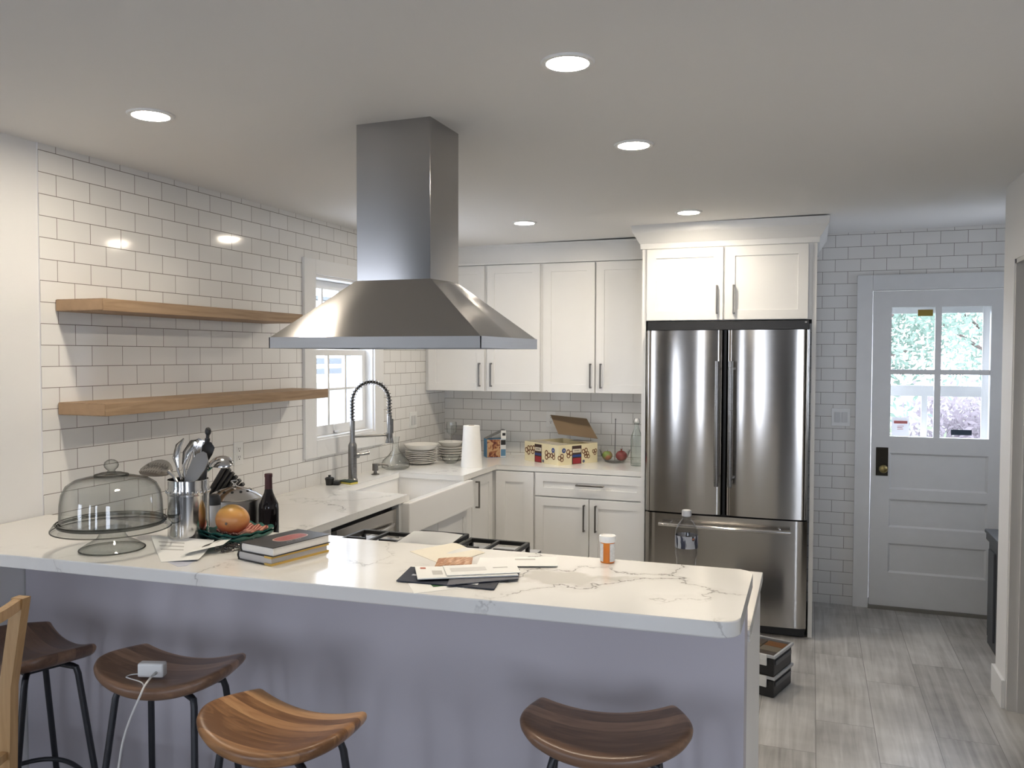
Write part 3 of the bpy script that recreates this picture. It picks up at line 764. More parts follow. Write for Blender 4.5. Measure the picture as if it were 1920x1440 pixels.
# ================================================================== CABINETS
# tall wall cabinets on the back wall
UF = 5.613
def wall_cab(label, x0, x1, doors):
    t = thing('wall_cabinet', label, 'cabinet', ((x0+x1)/2, UF+0.18, 1.400), 0, 'tall white wall cabinets')
    bm = B(); box(bm, x0, x1, UF+0.0205, YB, 1.400, 2.306); obj('carcass', bm, M['cab'], t)
    for (a, b, hx) in doors:
        bm = B(); shaker(bm, 'Y', a, b, 1.402, 2.300, UF); d = obj('door', bm, M['cab'], t)
        bm = B(); pull(bm, 'Y', hx, 1.520, UF, 0.170); obj('handle', bm, M['nickel'], d)
wall_cab('tall white two-door wall cabinet beside the left wall, behind the hood', 0.002, 0.902, [(0.030, 0.474, 0.440), (0.494, 0.893, 0.530)])
wall_cab('tall white two-door wall cabinet beside the refrigerator cabinet', 0.9025, 1.690, [(0.918, 1.287, 1.262), (1.297, 1.672, 1.334)])
# frieze board and small moulding up to the ceiling
bm = B()
def cprof(x0, x1, yf, z0, ztop):
    box(bm, x0, x1, yf, YB, z0, ztop); box(bm, x0, x1, yf-0.010, yf, z0, z0+0.016); box(bm, x0, x1, yf-0.012, yf, ztop-0.014, ztop)
cprof(0.002, 1.690, UF+0.012, 2.3065, 2.4465)
struct('trim_5', bm, M['cab'])

# refrigerator cabinet with side panels
FY = 5.172
t = thing('refrigerator_cabinet', 'white two-door cabinet with tall side panels built over the refrigerator', 'cabinet', (2.2, 5.55, 0.0))
bm = B(); box(bm, 1.694, 1.719, FY+0.024, YB-0.026, 0.0, 2.330); obj('side_panel', bm, M['cab'], t)
bm = B(); box(bm, 2.690, 2.714, FY+0.024, YB-0.026, 0.0, 2.330); obj('side_panel', bm, M['cab'], t)
bm = B(); box(bm, 1.7195, 2.6895, FY+0.021, YB-0.026, 1.874, 2.330); obj('carcass', bm, M['cab'], t)
for a, b, hx in ((1.727, 2.186, 2.152), (2.198, 2.668, 2.249)):
    bm = B(); shaker(bm, 'Y', a, b, 1.876, 2.312, FY); d = obj('door', bm, M['cab'], t)
    bm = B(); pull(bm, 'Y', hx, 1.997, FY, 0.172); obj('handle', bm, M['nickel'], d)
# crown moulding of the refrigerator cabinet, running round its front and right side
bm = B()
prof = [(0.0, 2.318), (0.012, 2.318), (0.014, 2.350), (0.020, 2.356), (0.050, 2.405), (0.062, 2.420), (0.066, 2.462), (0.0, 2.462)]
y_f, xr = FY+0.024, 2.714
ringsP = []
for path in (lambda d: (1.694-d*0.9, YB-0.35), lambda d: (1.694-d*0.9, y_f-d), lambda d: (xr+d, y_f-d), lambda d: (xr+d, YB)):
    ringsP.append([bm.verts.new((path(d)[0], path(d)[1], z)) for d, z in prof])
for a, b in zip(ringsP, ringsP[1:]):
    for i in range(len(prof)): bm.faces.new((a[i], a[(i+1) % len(prof)], b[(i+1) % len(prof)], b[i]))
bm.faces.new(ringsP[0]); bm.faces.new(list(reversed(ringsP[-1])))
struct('trim_6', bm, M['cab'])

# base cabinets of the back run
BF = 5.378
t = thing('drawer_cabinet', 'white base cabinet with one wide drawer over two doors beside the refrigerator', 'cabinet', (1.31, 5.67, 0.0))
bm = B(); box(bm, 0.931, 1.690, BF+0.0205, YB-0.026, 0.10, 0.8735); box(bm, 0.931, 1.690, BF+0.08, YB-0.026, 0.0, 0.10); obj('carcass', bm, M['cab'], t)
bm = B(); shaker(bm, 'Y', 0.939, 1.688, 0.713, 0.868, BF); d = obj('drawer', bm, M['cab'], t)
bm = B(); pull(bm, 'Y', 1.322, 0.798, BF, 0.190, False); obj('handle', bm, M['nickel'], d)
for a, b, hx in ((0.939, 1.312, 1.283), (1.317, 1.688, 1.362)):
    bm = B(); shaker(bm, 'Y', a, b, 0.115, 0.704, BF); d = obj('door', bm, M['cab'], t)
    bm = B(); pull(bm, 'Y', hx, 0.580, BF, 0.178); obj('handle', bm, M['nickel'], d)

CX = 0.640
t = thing('corner_cabinet', 'white corner base cabinet with two hinged doors meeting beside the sink', 'cabinet', (0.5, 5.5, 0.0))
bm = B(); box(bm, 0.02, CX-0.021, 4.905, YB-0.01, 0.10, 0.8735); box(bm, CX-0.021, 0.9305, BF+0.0205, YB-0.01, 0.10, 0.8735)
box(bm, 0.02, 0.9305, BF+0.08, YB-0.01, 0.0, 0.10); obj('carcass', bm, M['cab'], t)
bm = B(); shaker(bm, 'X', 4.985, 5.350, 0.115, 0.866, CX, rail=0.062); d = obj('door', bm, M['cab'], t)
bm = B(); pull(bm, 'X', 5.045, 0.752, CX, 0.176); obj('handle', bm, M['nickel'], d)
bm = B(); shaker(bm, 'Y', 0.652, 0.926, 0.115, 0.866, BF, rail=0.070); obj('door', bm, M['cab'], t)
bm = B(); box(bm, CX-0.02, CX-0.002, 4.905, 4.980, 0.115, 0.866); obj('filler_strip', bm, M['cab'], t)

t = thing('sink_cabinet', 'white base cabinet under the apron sink', 'cabinet', (0.32, 4.43, 0.0))
bm = B(); box(bm, 0.02, CX-0.021, 3.965, 4.9045, 0.10, 0.690); box(bm, 0.02, 0.55, 3.965, 4.9045, 0.0, 0.10)
box(bm, CX-0.021, CX, 3.965, 4.020, 0.10, 0.8735); box(bm, 0.02, CX-0.021, 3.965, 3.985, 0.690, 0.8735); box(bm, 0.02, CX-0.021, 4.885, 4.9045, 0.690, 0.8735)
obj('carcass', bm, M['cab'], t)
for a, b in ((4.022, 4.458), (4.462, 4.900)):
    bm = B(); shaker(bm, 'X', a, b, 0.115, 0.700, CX); obj('door', bm, M['cab'], t)

t = thing('peninsula_cabinet', 'white base cabinet end of the peninsula behind the half wall, right of the range', 'cabinet', (2.13, 2.69, 0.0))
bm = B(); box(bm, 1.730, 2.518, 2.3635, 2.990, 0.10, 0.8735); box(bm, 1.730, 2.518, 2.3635, 2.93, 0.0, 0.10); obj('carcass', bm, M['cab'], t)
bm = B(); box(bm, 2.5185, 2.536, 2.3635, 3.005, 0.0, 0.8735); obj('end_panel', bm, M['trim'], t)
for a, b in ((1.735, 2.122), (2.126, 2.514)):
    bm = B(); m_ = mark(bm); shaker(bm, 'Y', a, b, 0.115, 0.866, 0); xf(bm, m_, Matrix.Translation((a+b, 3.0105, 0)) @ Matrix.Rotation(PI, 4, 'Z')); obj('door', bm, M['cab'], t)
t = thing('blind_cabinet', 'white base cabinet in the corner between dishwasher and range', 'cabinet', (0.5, 2.8, 0.0))
bm = B(); box(bm, 0.02, 0.950, 2.3635, 2.990, 0.0, 0.8735); box(bm, 0.02, CX, 2.990, 3.298, 0.0, 0.8735); obj('carcass', bm, M['cab'], t)

# ================================================================== COUNTERTOPS
LZ0, LZ = 0.8745, 0.908
bm = B()
prism(bm, [(0.002, 2.3635), (0.955, 2.3635), (0.955, 3.020), (0.655, 3.020), (0.655, 4.062), (0.205, 4.062), (0.205, 4.808), (0.655, 4.808), (0.655, 5.380), (1.692, 5.380), (1.692, YB-0.001), (0.002, YB-0.001)], LZ0, LZ, 0.003)
tag(obj('countertop', bm, M['quartz']), 'white veined quartz countertop running along the left and back walls round the sink', 'countertop')
bm = B(); prism(bm, [(1.728, 2.3635), (2.543, 2.3635), (2.543, 3.020), (1.728, 3.020)], LZ0, LZ, 0.003)
tag(obj('countertop', bm, M['quartz']), 'short white quartz countertop right of the range, half hidden behind the raised bar', 'countertop')
# raised bar
def corner(c, a0, r, n=8): return [(c[0]+r*math.cos(a0+PI/2*k/n), c[1]+r*math.sin(a0+PI/2*k/n)) for k in range(n+1)]
BZ0, BZ = 1.022, 1.060
poly = [(0.0, 1.818)] + corner((2.548-0.045, 1.924+0.045), -PI/2, 0.045) + corner((2.548-0.035, 2.422-0.035), 0, 0.035) + [(0.0, 2.362)]
bm = B(); prism(bm, poly, BZ0, BZ, 0.004, 3)
tag(obj('bar_counter', bm, M['quartzbar']), 'long raised white quartz bar top with grey veins over the half wall', 'bar counter')

# ================================================================== SINK, FAUCET
t = thing('apron_sink', 'white apron-front farmhouse sink under the window', 'sink', (0.44, 4.43, 0.70))
bm = B(); sz = 0.8735
box(bm, 0.150, 0.690, 3.990, 4.880, 0.700, 0.722, 0.004); box(bm, 0.640, 0.690, 3.990, 4.880, 0.712, sz, 0.008, 3)
box(bm, 0.150, 0.195, 3.990, 4.880, 0.712, sz); box(bm, 0.19, 0.645, 3.990, 4.040, 0.712, sz, 0.006); box(bm, 0.19, 0.645, 4.830, 4.880, 0.712, sz, 0.006)
obj('basin', bm, M['fireclay'], t)
bm = B(); lathe(bm, [(0, 0.7225), (0.045, 0.7225), (0.045, 0.728), (0.03, 0.726), (0, 0.724)], (0.42, 4.43, 0), 24); obj('drain', bm, M['steelpol'], t)
bm = B(); lathe(bm, [(0, 0), (0.014, 0), (0.014, 0.004), (0, 0.005)], n=16); xf(bm, set(), Matrix.Translation((0.1955, 4.30, 0.835)) @ Matrix.Rotation(PI/2, 4, 'Y')); obj('overflow', bm, M['steelpol'], t)

fx, fy = 0.105, 4.400
t = thing('kitchen_faucet', 'tall dark steel spring-neck kitchen faucet behind the sink', 'faucet', (fx, fy, LZ))
bm = B(); lathe(bm, [(0, 0), (0.031, 0), (0.031, 0.006), (0.0255, 0.012), (0.0255, 0.205), (0.024, 0.216), (0.015, 0.232), (0.0145, 0.36), (0, 0.36)], (fx, fy, LZ), 28); obj('body', bm, M['faucet'], t)
dirv = Vector((0.62, 0.78, 0)).normalized()
ra = 0.120
arc = [Vector((fx, fy, LZ+0.36)), Vector((fx, fy, LZ+0.42))] + [Vector((fx, fy, LZ+0.47)) + dirv*(ra-ra*math.cos(a)) + Vector((0, 0, ra*math.sin(a))) for a in [PI*k/24 for k in range(25)]]
end = Vector((fx, fy, LZ+0.47)) + dirv*2*ra
arc += [end - Vector((0, 0, 0.05)), end - Vector((0, 0, 0.10))]
bm = B(); tube(bm, arc, 0.008, 12); hose = obj('hose', bm, M['black'], t)
# coil spring round the hose
def resample(pts, n):
    d = [0]
    for a, b in zip(pts, pts[1:]): d.append(d[-1] + (b-a).length)
    out = []; j = 0
    for i in range(n):
        s = d[-1]*i/(n-1)
        while j < len(d)-2 and d[j+1] < s: j += 1
        f = (s-d[j])/max(1e-9, d[j+1]-d[j]); out.append(pts[j].lerp(pts[j+1], f))
    return out
path = resample(arc, 440); turns = 30; pts = []
side = Vector((-dirv.y, dirv.x, 0))
for i, p in enumerate(path):
    tg = (path[min(i+1, 439)] - path[max(i-1, 0)]).normalized(); n2 = side.cross(tg)
    a = 2*PI*turns*i/439
    pts.append(p + (side*math.cos(a) + n2*math.sin(a))*0.0145)
bm = B(); tube(bm, pts, 0.0030, 6); obj('spring', bm, M['nickel'], t)
bm = B()
tip = end - Vector((0, 0, 0.10))
lathe(bm, [(0, 0.02), (0.013, 0.02), (0.015, 0.0), (0.0155, -0.11), (0.025, -0.150), (0.026, -0.158), (0, -0.158)], tip, 24)
box(bm, tip.x+0.012, tip.x+0.020, tip.y+0.004, tip.y+0.016, tip.z-0.10, tip.z-0.01, 0.002)
obj('spray_head', bm, M['faucet'], t)
bm = B(); za = LZ+0.262; tube(bm, [Vector((fx, fy, za)), Vector((fx, fy, za)) + dirv*(2*ra-0.016)], 0.0075, 12); lathe(bm, [(0.016, -0.014), (0.020, -0.014), (0.020, 0.014), (0.016, 0.014), (0.016, -0.014)], (end.x, end.y, za), 24)
obj('docking_arm', bm, M['faucet'], t)
bm = B(); h0 = Vector((fx, fy, LZ+0.150)); hd = Vector((0.45, 0.9, 0)).normalized()
tube(bm, [h0, h0+hd*0.040], 0.020, 18); tube(bm, [h0+hd*0.040, h0+hd*0.055, h0+hd*0.115+Vector((0, 0, 0.006))], [0.012, 0.008, 0.012], 14); obj('lever', bm, M['faucet'], t)

t = thing('soap_dispenser', 'small dark steel soap pump behind the far end of the sink', 'soap dispenser', (0.115, 4.660, LZ))
bm = B(); lathe(bm, [(0, 0), (0.026, 0), (0.024, 0.006), (0.012, 0.010), (0.010, 0.022), (0.019, 0.026), (0.019, 0.070), (0, 0.072)], (0.115, 4.66, LZ), 22); obj('body', bm, M['nickel'], t)
bm = B(); p0 = Vector((0.115, 4.66, LZ+0.060)); tube(bm, [p0, p0+Vector((0.03, 0.03, 0.004)), p0+Vector((0.055, 0.055, -0.004)), p0+Vector((0.06, 0.06, -0.014))], [0.008, 0.007, 0.006, 0.005], 12); obj('spout', bm, M['nickel'], t)

p = at(613, 909, Z=LZ); p.x = max(p.x, 0.075)
t = thing('sink_stopper', 'small black sink stopper standing on the counter left of the faucet', 'sink stopper', (p.x, p.y, LZ))
bm = B(); lathe(bm, [(0, 0), (0.021, 0), (0.024, 0.030), (0, 0.030)], n=24); obj('basket', bm, M['black'], t, world=False)
bm = B(); lathe(bm, [(0.0, 0.0302), (0.026, 0.0302), (0.027, 0.040), (0.018, 0.046), (0.008, 0.048), (0.008, 0.058), (0, 0.058)], n=24); obj('knob', bm, M['black'], t, world=False)
t = thing('scrub_sponge', 'yellow and dark green sponge lying at the foot of the faucet', 'sponge', (0.140, 4.285, LZ), 1.30)
bm = B(); box(bm, -0.030, 0.030, -0.055, 0.055, 0, 0.010, 0.003); obj('foam', bm, C('sponge_yellow', (0.62, 0.52, 0.10), 0.9), t, world=False)
bm = B(); box(bm, -0.030, 0.030, -0.055, 0.055, 0.0105, 0.016, 0.002); obj('scrub_pad', bm, C('scrub_green', (0.03, 0.05, 0.035), 0.95), t, world=False)
bm = B(); obox(bm, (0.110, 4.215, LZ+0.012), (0.04, 0.060, 0.024), 0.4, bev=0.006); tag(obj('scrub_brush', bm, M['black']), 'small black scrubber beside the sponge', 'scrubber')

# ================================================================== DISHWASHER
t = thing('dishwasher', 'stainless steel dishwasher under the left counter', 'dishwasher', (0.35, 3.63, 0.0))
bm = B(); box(bm, 0.03, 0.600, 3.302, 3.960, 0.10, 0.870); box(bm, 0.03, 0.56, 3.302, 3.960, 0.0, 0.10); obj('tub', bm, M['black'], t)
bm = B(); box(bm, 0.6005, 0.640, 3.350, 3.938, 0.115, 0.850, 0.003); obj('door', bm, M['steel'], t)
bm = B(); pts = [Vector((0.640+0.035*math.sin(PI*k/14)**0.6, 3.390+0.510*k/14, 0.775)) for k in range(15)]
tube(bm, pts, 0.010, 12); obj('handle', bm, M['steelpol'], t)
bm = B(); box(bm, 0.601, 0.638, 3.304, 3.348, 0.115, 0.850); obj('side_strip', bm, M['black'], t)

# ================================================================== RANGE
t = thing('range', 'slide-in gas range with black cast iron grates behind the raised bar', 'range', (1.342, 2.70, 0.0))
bm = B(); box(bm, 0.960, 1.724, 2.370, 3.010, 0.0, 0.895, 0.002, 1); obj('body', bm, M['steelsat'], t)
bm = B(); box(bm, 0.957, 1.7265, 2.366, 3.045, 0.8955, 0.915, 0.004); obj('cooktop', bm, M['steelpol'], t)
bm = B(); box(bm, 0.965, 1.719, 3.0105, 3.040, 0.14, 0.70); box(bm, 1.03, 1.65, 3.0405, 3.046, 0.28, 0.62); obj('oven_door', bm, M['steel'], t)
bm = B(); tube(bm, [(1.00, 3.085, 0.72), (1.68, 3.085, 0.72)], 0.012, 12); box(bm, 1.02, 1.04, 3.040, 3.085, 0.712, 0.728); box(bm, 1.64, 1.66, 3.040, 3.085, 0.712, 0.728); obj('handle', bm, M['steelpol'], t)
for k in range(5):
    bm = B(); cyl(bm, (1.04+k*0.151, 3.0105, 0.81), (1.04+k*0.151, 3.055, 0.81), 0.022, 0.019); obj('knob', bm, M['steelpol'], t)
def grate(x0, x1, y0, y1, z0, z1, label=None):
    bm = B(); w = 0.014
    box(bm, x0, x1, y0, y0+w, z0, z1, 0.002, 1); box(bm, x0, x1, y1-w, y1, z0, z1, 0.002, 1)
    box(bm, x0, x0+w, y0+w, y1-w, z0, z1, 0.002, 1); box(bm, x1-w, x1, y0+w, y1-w, z0, z1, 0.002, 1)
    xm = (x0+x1)/2
    box(bm, xm-0.006, xm+0.006, y0+w, y1-w, z0+0.004, z1, 0.001, 1)
    for f in (0.25, 0.5, 0.75):
        yy = y0+(y1-y0)*f; box(bm, x0+w, xm-0.03, yy-0.006, yy+0.006, z0+0.004, z1); box(bm, xm+0.03, x1-w, yy-0.006, yy+0.006, z0+0.004, z1)
    for x in (x0, x1-w):
        for y in (y0, y1-w): box(bm, x, x+w, y, y+w, 0.9155, z0)
    obj('grate', bm, M['iron'], t)
grate(0.985, 1.228, 2.42, 2.985, 0.938, 0.954); grate(1.450, 1.695, 2.42, 3.000, 0.936, 0.952); grate(1.236, 1.442, 2.42, 3.010, 0.946, 0.964)
for x, y in ((1.107, 2.55), (1.107, 2.85), (1.572, 2.55), (1.572, 2.85), (1.340, 2.70)):
    bm = B(); lathe(bm, [(0, 0.9155), (0.045, 0.9155), (0.045, 0.925), (0.032, 0.927), (0.030, 0.932), (0, 0.933)], (x, y, 0), 24); obj('burner', bm, M['iron'], t)

# ================================================================== REFRIGERATOR
t = thing('refrigerator', 'stainless steel french-door refrigerator with freezer drawer below', 'refrigerator', (2.205, 5.55, 0.0))
bm = B(); box(bm, 1.738, 2.676, 5.200, 5.93, 0.03, 1.815); box(bm, 1.76, 2.65, 5.22, 5.90, 0.0, 0.03); obj('case', bm, M['black'], t)
bm = B(); box(bm, 1.736, 2.676, 5.165, 5.40, 1.8155, 1.868, 0.002, 1); obj('hinge_cover', bm, M['black'], t)
bm = B(); box(bm, 2.652, 2.664, 5.1642, 5.1649, 1.853, 1.861); obj('maker_badge', bm, C('badge_grey', (0.4, 0.4, 0.4), 0.4), t, label='tiny grey badge')
bm = B(); box(bm, 1.745, 2.672, 5.175, 5.199, 0.008, 0.058); obj('kick_grille', bm, M['black'], t)
def bowed(x0, x1, z0, z1, yb, yf, bow, lip=0.012):
    bm = B(); n = 28; pts = []
    for k in range(n+1):
        f = k/n; x = x0+(x1-x0)*f; s = 2*f-1
        e = min(1.0, min(f, 1-f)*(x1-x0)/lip); rnd = 0.012*(1-math.sqrt(max(0, 1-(1-e)**2)))
        pts.append((x, yf+bow*s*s*abs(s)**0.6+rnd))
    prism(bm, pts + [(x1, yb), (x0, yb)], z0, z1, 0.0)
    return bm
for x0, x1, hx in ((1.732, 2.196, 2.168), (2.212, 2.680, 2.246)):
    d = obj('door', bowed(x0, x1, 0.704, 1.813, 5.1995, 5.128, 0.014), M['steel'], t, ang=50)
    bm = B(); hy = 5.068
    tube(bm, [(hx, hy, 0.885), (hx, hy-0.006, 1.05), (hx, hy-0.008, 1.257), (hx, hy-0.006, 1.46), (hx, hy, 1.628)], 0.0135, 16)
    for z in (0.93, 1.583): tube(bm, [(hx, hy, z), (hx, 5.135, z)], 0.008, 10)
    obj('handle', bm, M['faucet'], d)
d = obj('freezer_drawer', bowed(1.732, 2.680, 0.062, 0.694, 5.1995, 5.128, 0.016), M['steel'], t, ang=50)
bm = B(); pts = [(1.828+0.764*k/12, 5.082-0.022*math.sin(PI*k/12), 0.637) for k in range(13)]
tube(bm, pts, 0.0125, 14)
for k in (1, 11): tube(bm, [pts[k], (pts[k][0], 5.140, 0.637)], 0.008, 10)
obj('handle', bm, M['steelpol'], d)

# ================================================================== OUTLETS AND SWITCHES
def outlet(name, label, cat, wall, u, z, w=0.072, h=0.116, kind='outlet'):
    def bx(bm, ua, ub, za, zb, d0, d1, bev=0.0):
        if wall == 'L': box(bm, d0, d1, ua, ub, za, zb, bev, 2)
        else: box(bm, ua, ub, YB-d1, YB-d0, za, zb, bev, 2)
    t = thing(name, label, cat, (0, u, z-h/2) if wall == 'L' else (u, YB, z-h/2))
    bm = B(); bx(bm, u-w/2, u+w/2, z-h/2, z+h/2, 0.0003, 0.006, 0.002); obj('cover_plate', bm, M['plastic'], t)
    if kind == 'outlet':
        for s in (-1, 1):
            bm = B(); bx(bm, u-0.017, u+0.017, z+s*0.0205-0.015, z+s*0.0205+0.015, 0.0061, 0.0085, 0.001); r = obj('receptacle', bm, M['plastic'], t)
            bm = B()
            for o_ in (-0.007, 0.005): bx(bm, u+o_, u+o_+0.0022, z+s*0.0205-0.002, z+s*0.0205+0.008, 0.0086, 0.0092)
            bx(bm, u-0.003, u+0.003, z+s*0.0205-0.011, z+s*0.0205-0.006, 0.0086, 0.0092)
            obj('slot', bm, M['black'], r)
    else:
        for s in (-1, 1):
            bm = B(); bx(bm, u+s*0.023-0.0165, u+s*0.023+0.0165, z-0.034, z+0.034, 0.0061, 0.0095, 0.002); obj('rocker', bm, C('rocker_shade_grey', (0.60, 0.60, 0.60), 0.3), t)  # rockers painted greyer than the plate, standing in for shading round them
outlet('wall_outlet', 'white power outlet on the left wall behind the utensils', 'outlet', 'L', 3.470, 1.168)
outlet('wall_outlet', 'white power outlet behind the open flap of the snack carton', 'outlet', 'B', 0.868, 1.186)
outlet('light_switch', 'white double rocker switch on the tiled wall left of the back door', 'light switch', 'B', 2.880, 1.254, 0.116, 0.118, 'switch')
outlet('light_switch', 'white double wall plate on the left wall above the stacked plates', 'light switch', 'L', 5.420, 1.193, 0.116, 0.116, 'switch')

# ================================================================== ON THE BAR
# glass cake stand and dome
cs = (0.668, 2.005)
t = thing('cake_stand', 'clear glass pedestal cake stand on the left end of the bar', 'cake stand', (cs[0], cs[1], BZ))
bm = B(); lathe(bm, [(0, 0.004), (0.060, 0.004), (0.092, 0.0005), (0.0945, 0.005), (0.075, 0.018), (0.046, 0.034), (0.037, 0.048), (0.040, 0.060), (0.055, 0.0655), (0, 0.0655)], n=56); cst_ped = obj('pedestal', bm, M['glass'], t, world=False)
bm = B(); lathe(bm, [(0, 0.066), (0.150, 0.068), (0.167, 0.064), (0.171, 0.066), (0.172, 0.070), (0.160, 0.088), (0.154, 0.088), (0.152, 0.078), (0, 0.076)], n=64); cst_plate = obj('plate', bm, M['glass'], t, world=False)
t = thing('cake_dome', 'clear glass dome lid with round knob on the cake stand', 'glass dome', (cs[0], cs[1], BZ+0.0765))
DP = [(0.1500, 0.002), (0.1510, 0.010), (0.1475, 0.014), (0.1450, 0.070), (0.1400, 0.100), (0.128, 0.124), (0.106, 0.139), (0.075, 0.147), (0.048, 0.150), (0.046, 0.156), (0.030, 0.161), (0, 0.162)]
bm = B(); lathe(bm, DP + [(0, 0.1575), (0.044, 0.148), (0.075, 0.144), (0.104, 0.136), (0.1255, 0.121), (0.1375, 0.098), (0.1425, 0.070), (0.1450, 0.012), (0.1480, 0.002), (0.1500, 0.002)], n=72); dm = obj('dome', bm, M['glass'], t, world=False, ang=25)
def ring(r, z, w, n=72): return [(r*math.cos(2*PI*k/n), r*math.sin(2*PI*k/n), z) for k in range(n)], w
def rings(name, parent, lst):
    bm = B()
    for r, z, w in lst: tube(bm, ring(r, z, w)[0], w, 8, closed=True)
    return obj(name, bm, M['rimglass'], parent, world=False, wn=False)
rings('rim', dm, [(0.1495, 0.006, 0.0042)]); rings('shoulder_ring', dm, [(0.047, 0.153, 0.0032)])
bm = B(); lathe(bm, [(0, 0.1625), (0.014, 0.1625), (0.010, 0.167), (0.014, 0.171), (0.0195, 0.177), (0.0215, 0.185), (0.0185, 0.194), (0.010, 0.200), (0, 0.202)], n=32); obj('knob', bm, thin_glass('solid_knob_glass', (0.88, 0.89, 0.88), (0.12, 0.12, 0.115), 1.5, 2.0, 0.7), t, world=False)
rings('plate_rim', cst_plate, [(0.1700, 0.0668, 0.0020), (0.156, 0.0885, 0.0022)]); rings('foot_rim', cst_ped, [(0.0935, 0.0028, 0.0022)])

# stainless canister with utensils
cx, cy = 0.803, 2.185
t = thing('utensil_canister', 'shiny stainless steel canister with an embossed band, full of utensils', 'canister', (cx, cy, BZ))
bm = B(); lathe(bm, [(0, 0.0), (0.062, 0.0), (0.064, 0.004), (0.064, 0.150), (0.0655, 0.152), (0.0655, 0.172), (0.0635, 0.175), (0.0645, 0.198), (0.0630, 0.200), (0.0615, 0.198), (0.0612, 0.010), (0, 0.008)], n=64); obj('body', bm, M['steelpol'], t, world=False, ang=60)
bm = B()
for k in range(28):
    a = 2*PI*k/28; ell(bm, (0.0655*math.cos(a), 0.0655*math.sin(a), 0.162), (0.004, 0.004, 0.006), 8, 6)
obj('embossed_band', bm, M['steelpol'], t, world=False)

def U(x, y, dy=0.0): return at(x, y, Y=cy+dy)
foot = lambda dx, dy: Vector((cx+dx, cy+dy, BZ+0.012))
def flat_blade(bm, pts, widths, nrm, thick=0.002, cup=0.0):
    """a strip along pts with half widths, lying across nrm, hollowed by cup"""
    nrm = Vector(nrm).normalized(); L = []; T = (-1, -0.6, 0, 0.6, 1)
    for i, p in enumerate(pts):
        tg = (Vector(pts[min(i+1, len(pts)-1)])-Vector(pts[max(i-1, 0)])).normalized(); s = tg.cross(nrm).normalized(); w = widths[i]
        up = [bm.verts.new(Vector(p)+s*w*t+nrm*(thick-cup*w*(1-t*t))) for t in T]
        dn = [bm.verts.new(Vector(p)+s*w*t+nrm*(-thick-cup*w*(1-t*t))) for t in reversed(T)]
        L.append(up+dn)
    n = len(L[0])
    for a, b in zip(L, L[1:]):
        for k in range(n): bm.faces.new((a[k], a[(k+1) % n], b[(k+1) % n], b[k]))
    bm.faces.new(L[0]); bm.faces.new(list(reversed(L[-1])))

def utensil(name, label, base): return thing(name, label, 'utensil', tuple(base), 0, 'utensils in the steel canister')
# slotted skimmer leaning far left
t = utensil('slotted_skimmer', 'slotted oval skimmer leaning left out of the steel canister over the dome', foot(0.03, 0.0))
bm = B(); tube(bm, [foot(0.03, 0), U(332, 905), U(326, 893), U(316, 884)], [0.004, 0.005, 0.006, 0.007], 8); obj('handle', bm, M['steelsat'], t)
bm = B(); c0, c1 = U(318, 886), U(262, 882)
path_ = [c0.lerp(c1, k/12) + Vector((0, 0, 0.012*math.sin(PI*k/12))) for k in range(13)]
flat_blade(bm, path_, [0.006+0.034*math.sin(PI*min(1, (k+0.6)/12.6))**0.7 for k in range(13)], (0.1, -0.55, 0.8), 0.0015, 0.25); head = obj('skimmer_head', bm, steel_mat('skimmer_steel', (0.26, 0.25, 0.235), 0.3), t)
bm = B(); nn = Vector((0.1, -0.55, 0.8)).normalized()
for i in range(3, 11):
    tg = (c1-c0).normalized(); s = tg.cross(nn).normalized()
    for w in (-0.018, 0.0, 0.018):
        p = path_[i]+s*w+nn*0.0018; a = s*0.005; b = tg*0.0025
        bm.faces.new([bm.verts.new(q) for q in (p-a-b, p+a-b, p+a+b, p-a+b)])
        q2 = nn*0.0004
obj('slot', bm, C('slot_dark', (0.05, 0.045, 0.04), 0.6), head)
# tall serving spoons
for lab, bx_, pts_, wid, mt in (('tall narrow steel spoon standing at the left of the canister', 0.00, [(342, 905), (333, 878), (330, 858), (335, 836), (345, 822)], [0.003, 0.004, 0.011, 0.010, 0.002], 'steelpol'),
                                ('curved steel serving spoon arching over the whisk', 0.01, [(349, 905), (344, 872), (350, 850), (364, 832), (372, 826)], [0.003, 0.005, 0.013, 0.016, 0.004], 'steelpol')):
    t = utensil('serving_spoon', lab, foot(bx_, 0.01))
    P_ = [foot(bx_, 0.01)] + [U(x, y, 0.01) for x, y in pts_]
    bm = B(); tube(bm, P_[:3], [0.004, 0.004, 0.005], 8); obj('handle', bm, M[mt], t)
    bm = B(); flat_blade(bm, P_[2:], wid[1:], (0.5, -0.8, 0.2), 0.0015, 0.55); obj('bowl', bm, M[mt], t, ang=70)
# whisk
t = utensil('whisk', 'wire balloon whisk standing in the middle of the canister', foot(0.0, -0.02))
bm = B(); b0 = U(350, 902, -0.02); top = U(362, 843, -0.02); ax = (top-b0)
tube(bm, [foot(0, -0.02), b0], 0.006, 10); obj('handle', bm, M['steelpol'], t)
bm = B()
for k in range(5):
    a = PI*k/5; s1 = Vector((math.cos(a), math.sin(a), 0))
    tube(bm, [b0 + ax*f + s1*0.022*math.sin(PI*min(1.0, f)**0.8)*sg for sg, f in [(1, q/8) for q in range(9)] + [(-1, 1-q/8) for q in range(1, 9)]], 0.0009, 5)
obj('wires', bm, M['steelpol'], t)
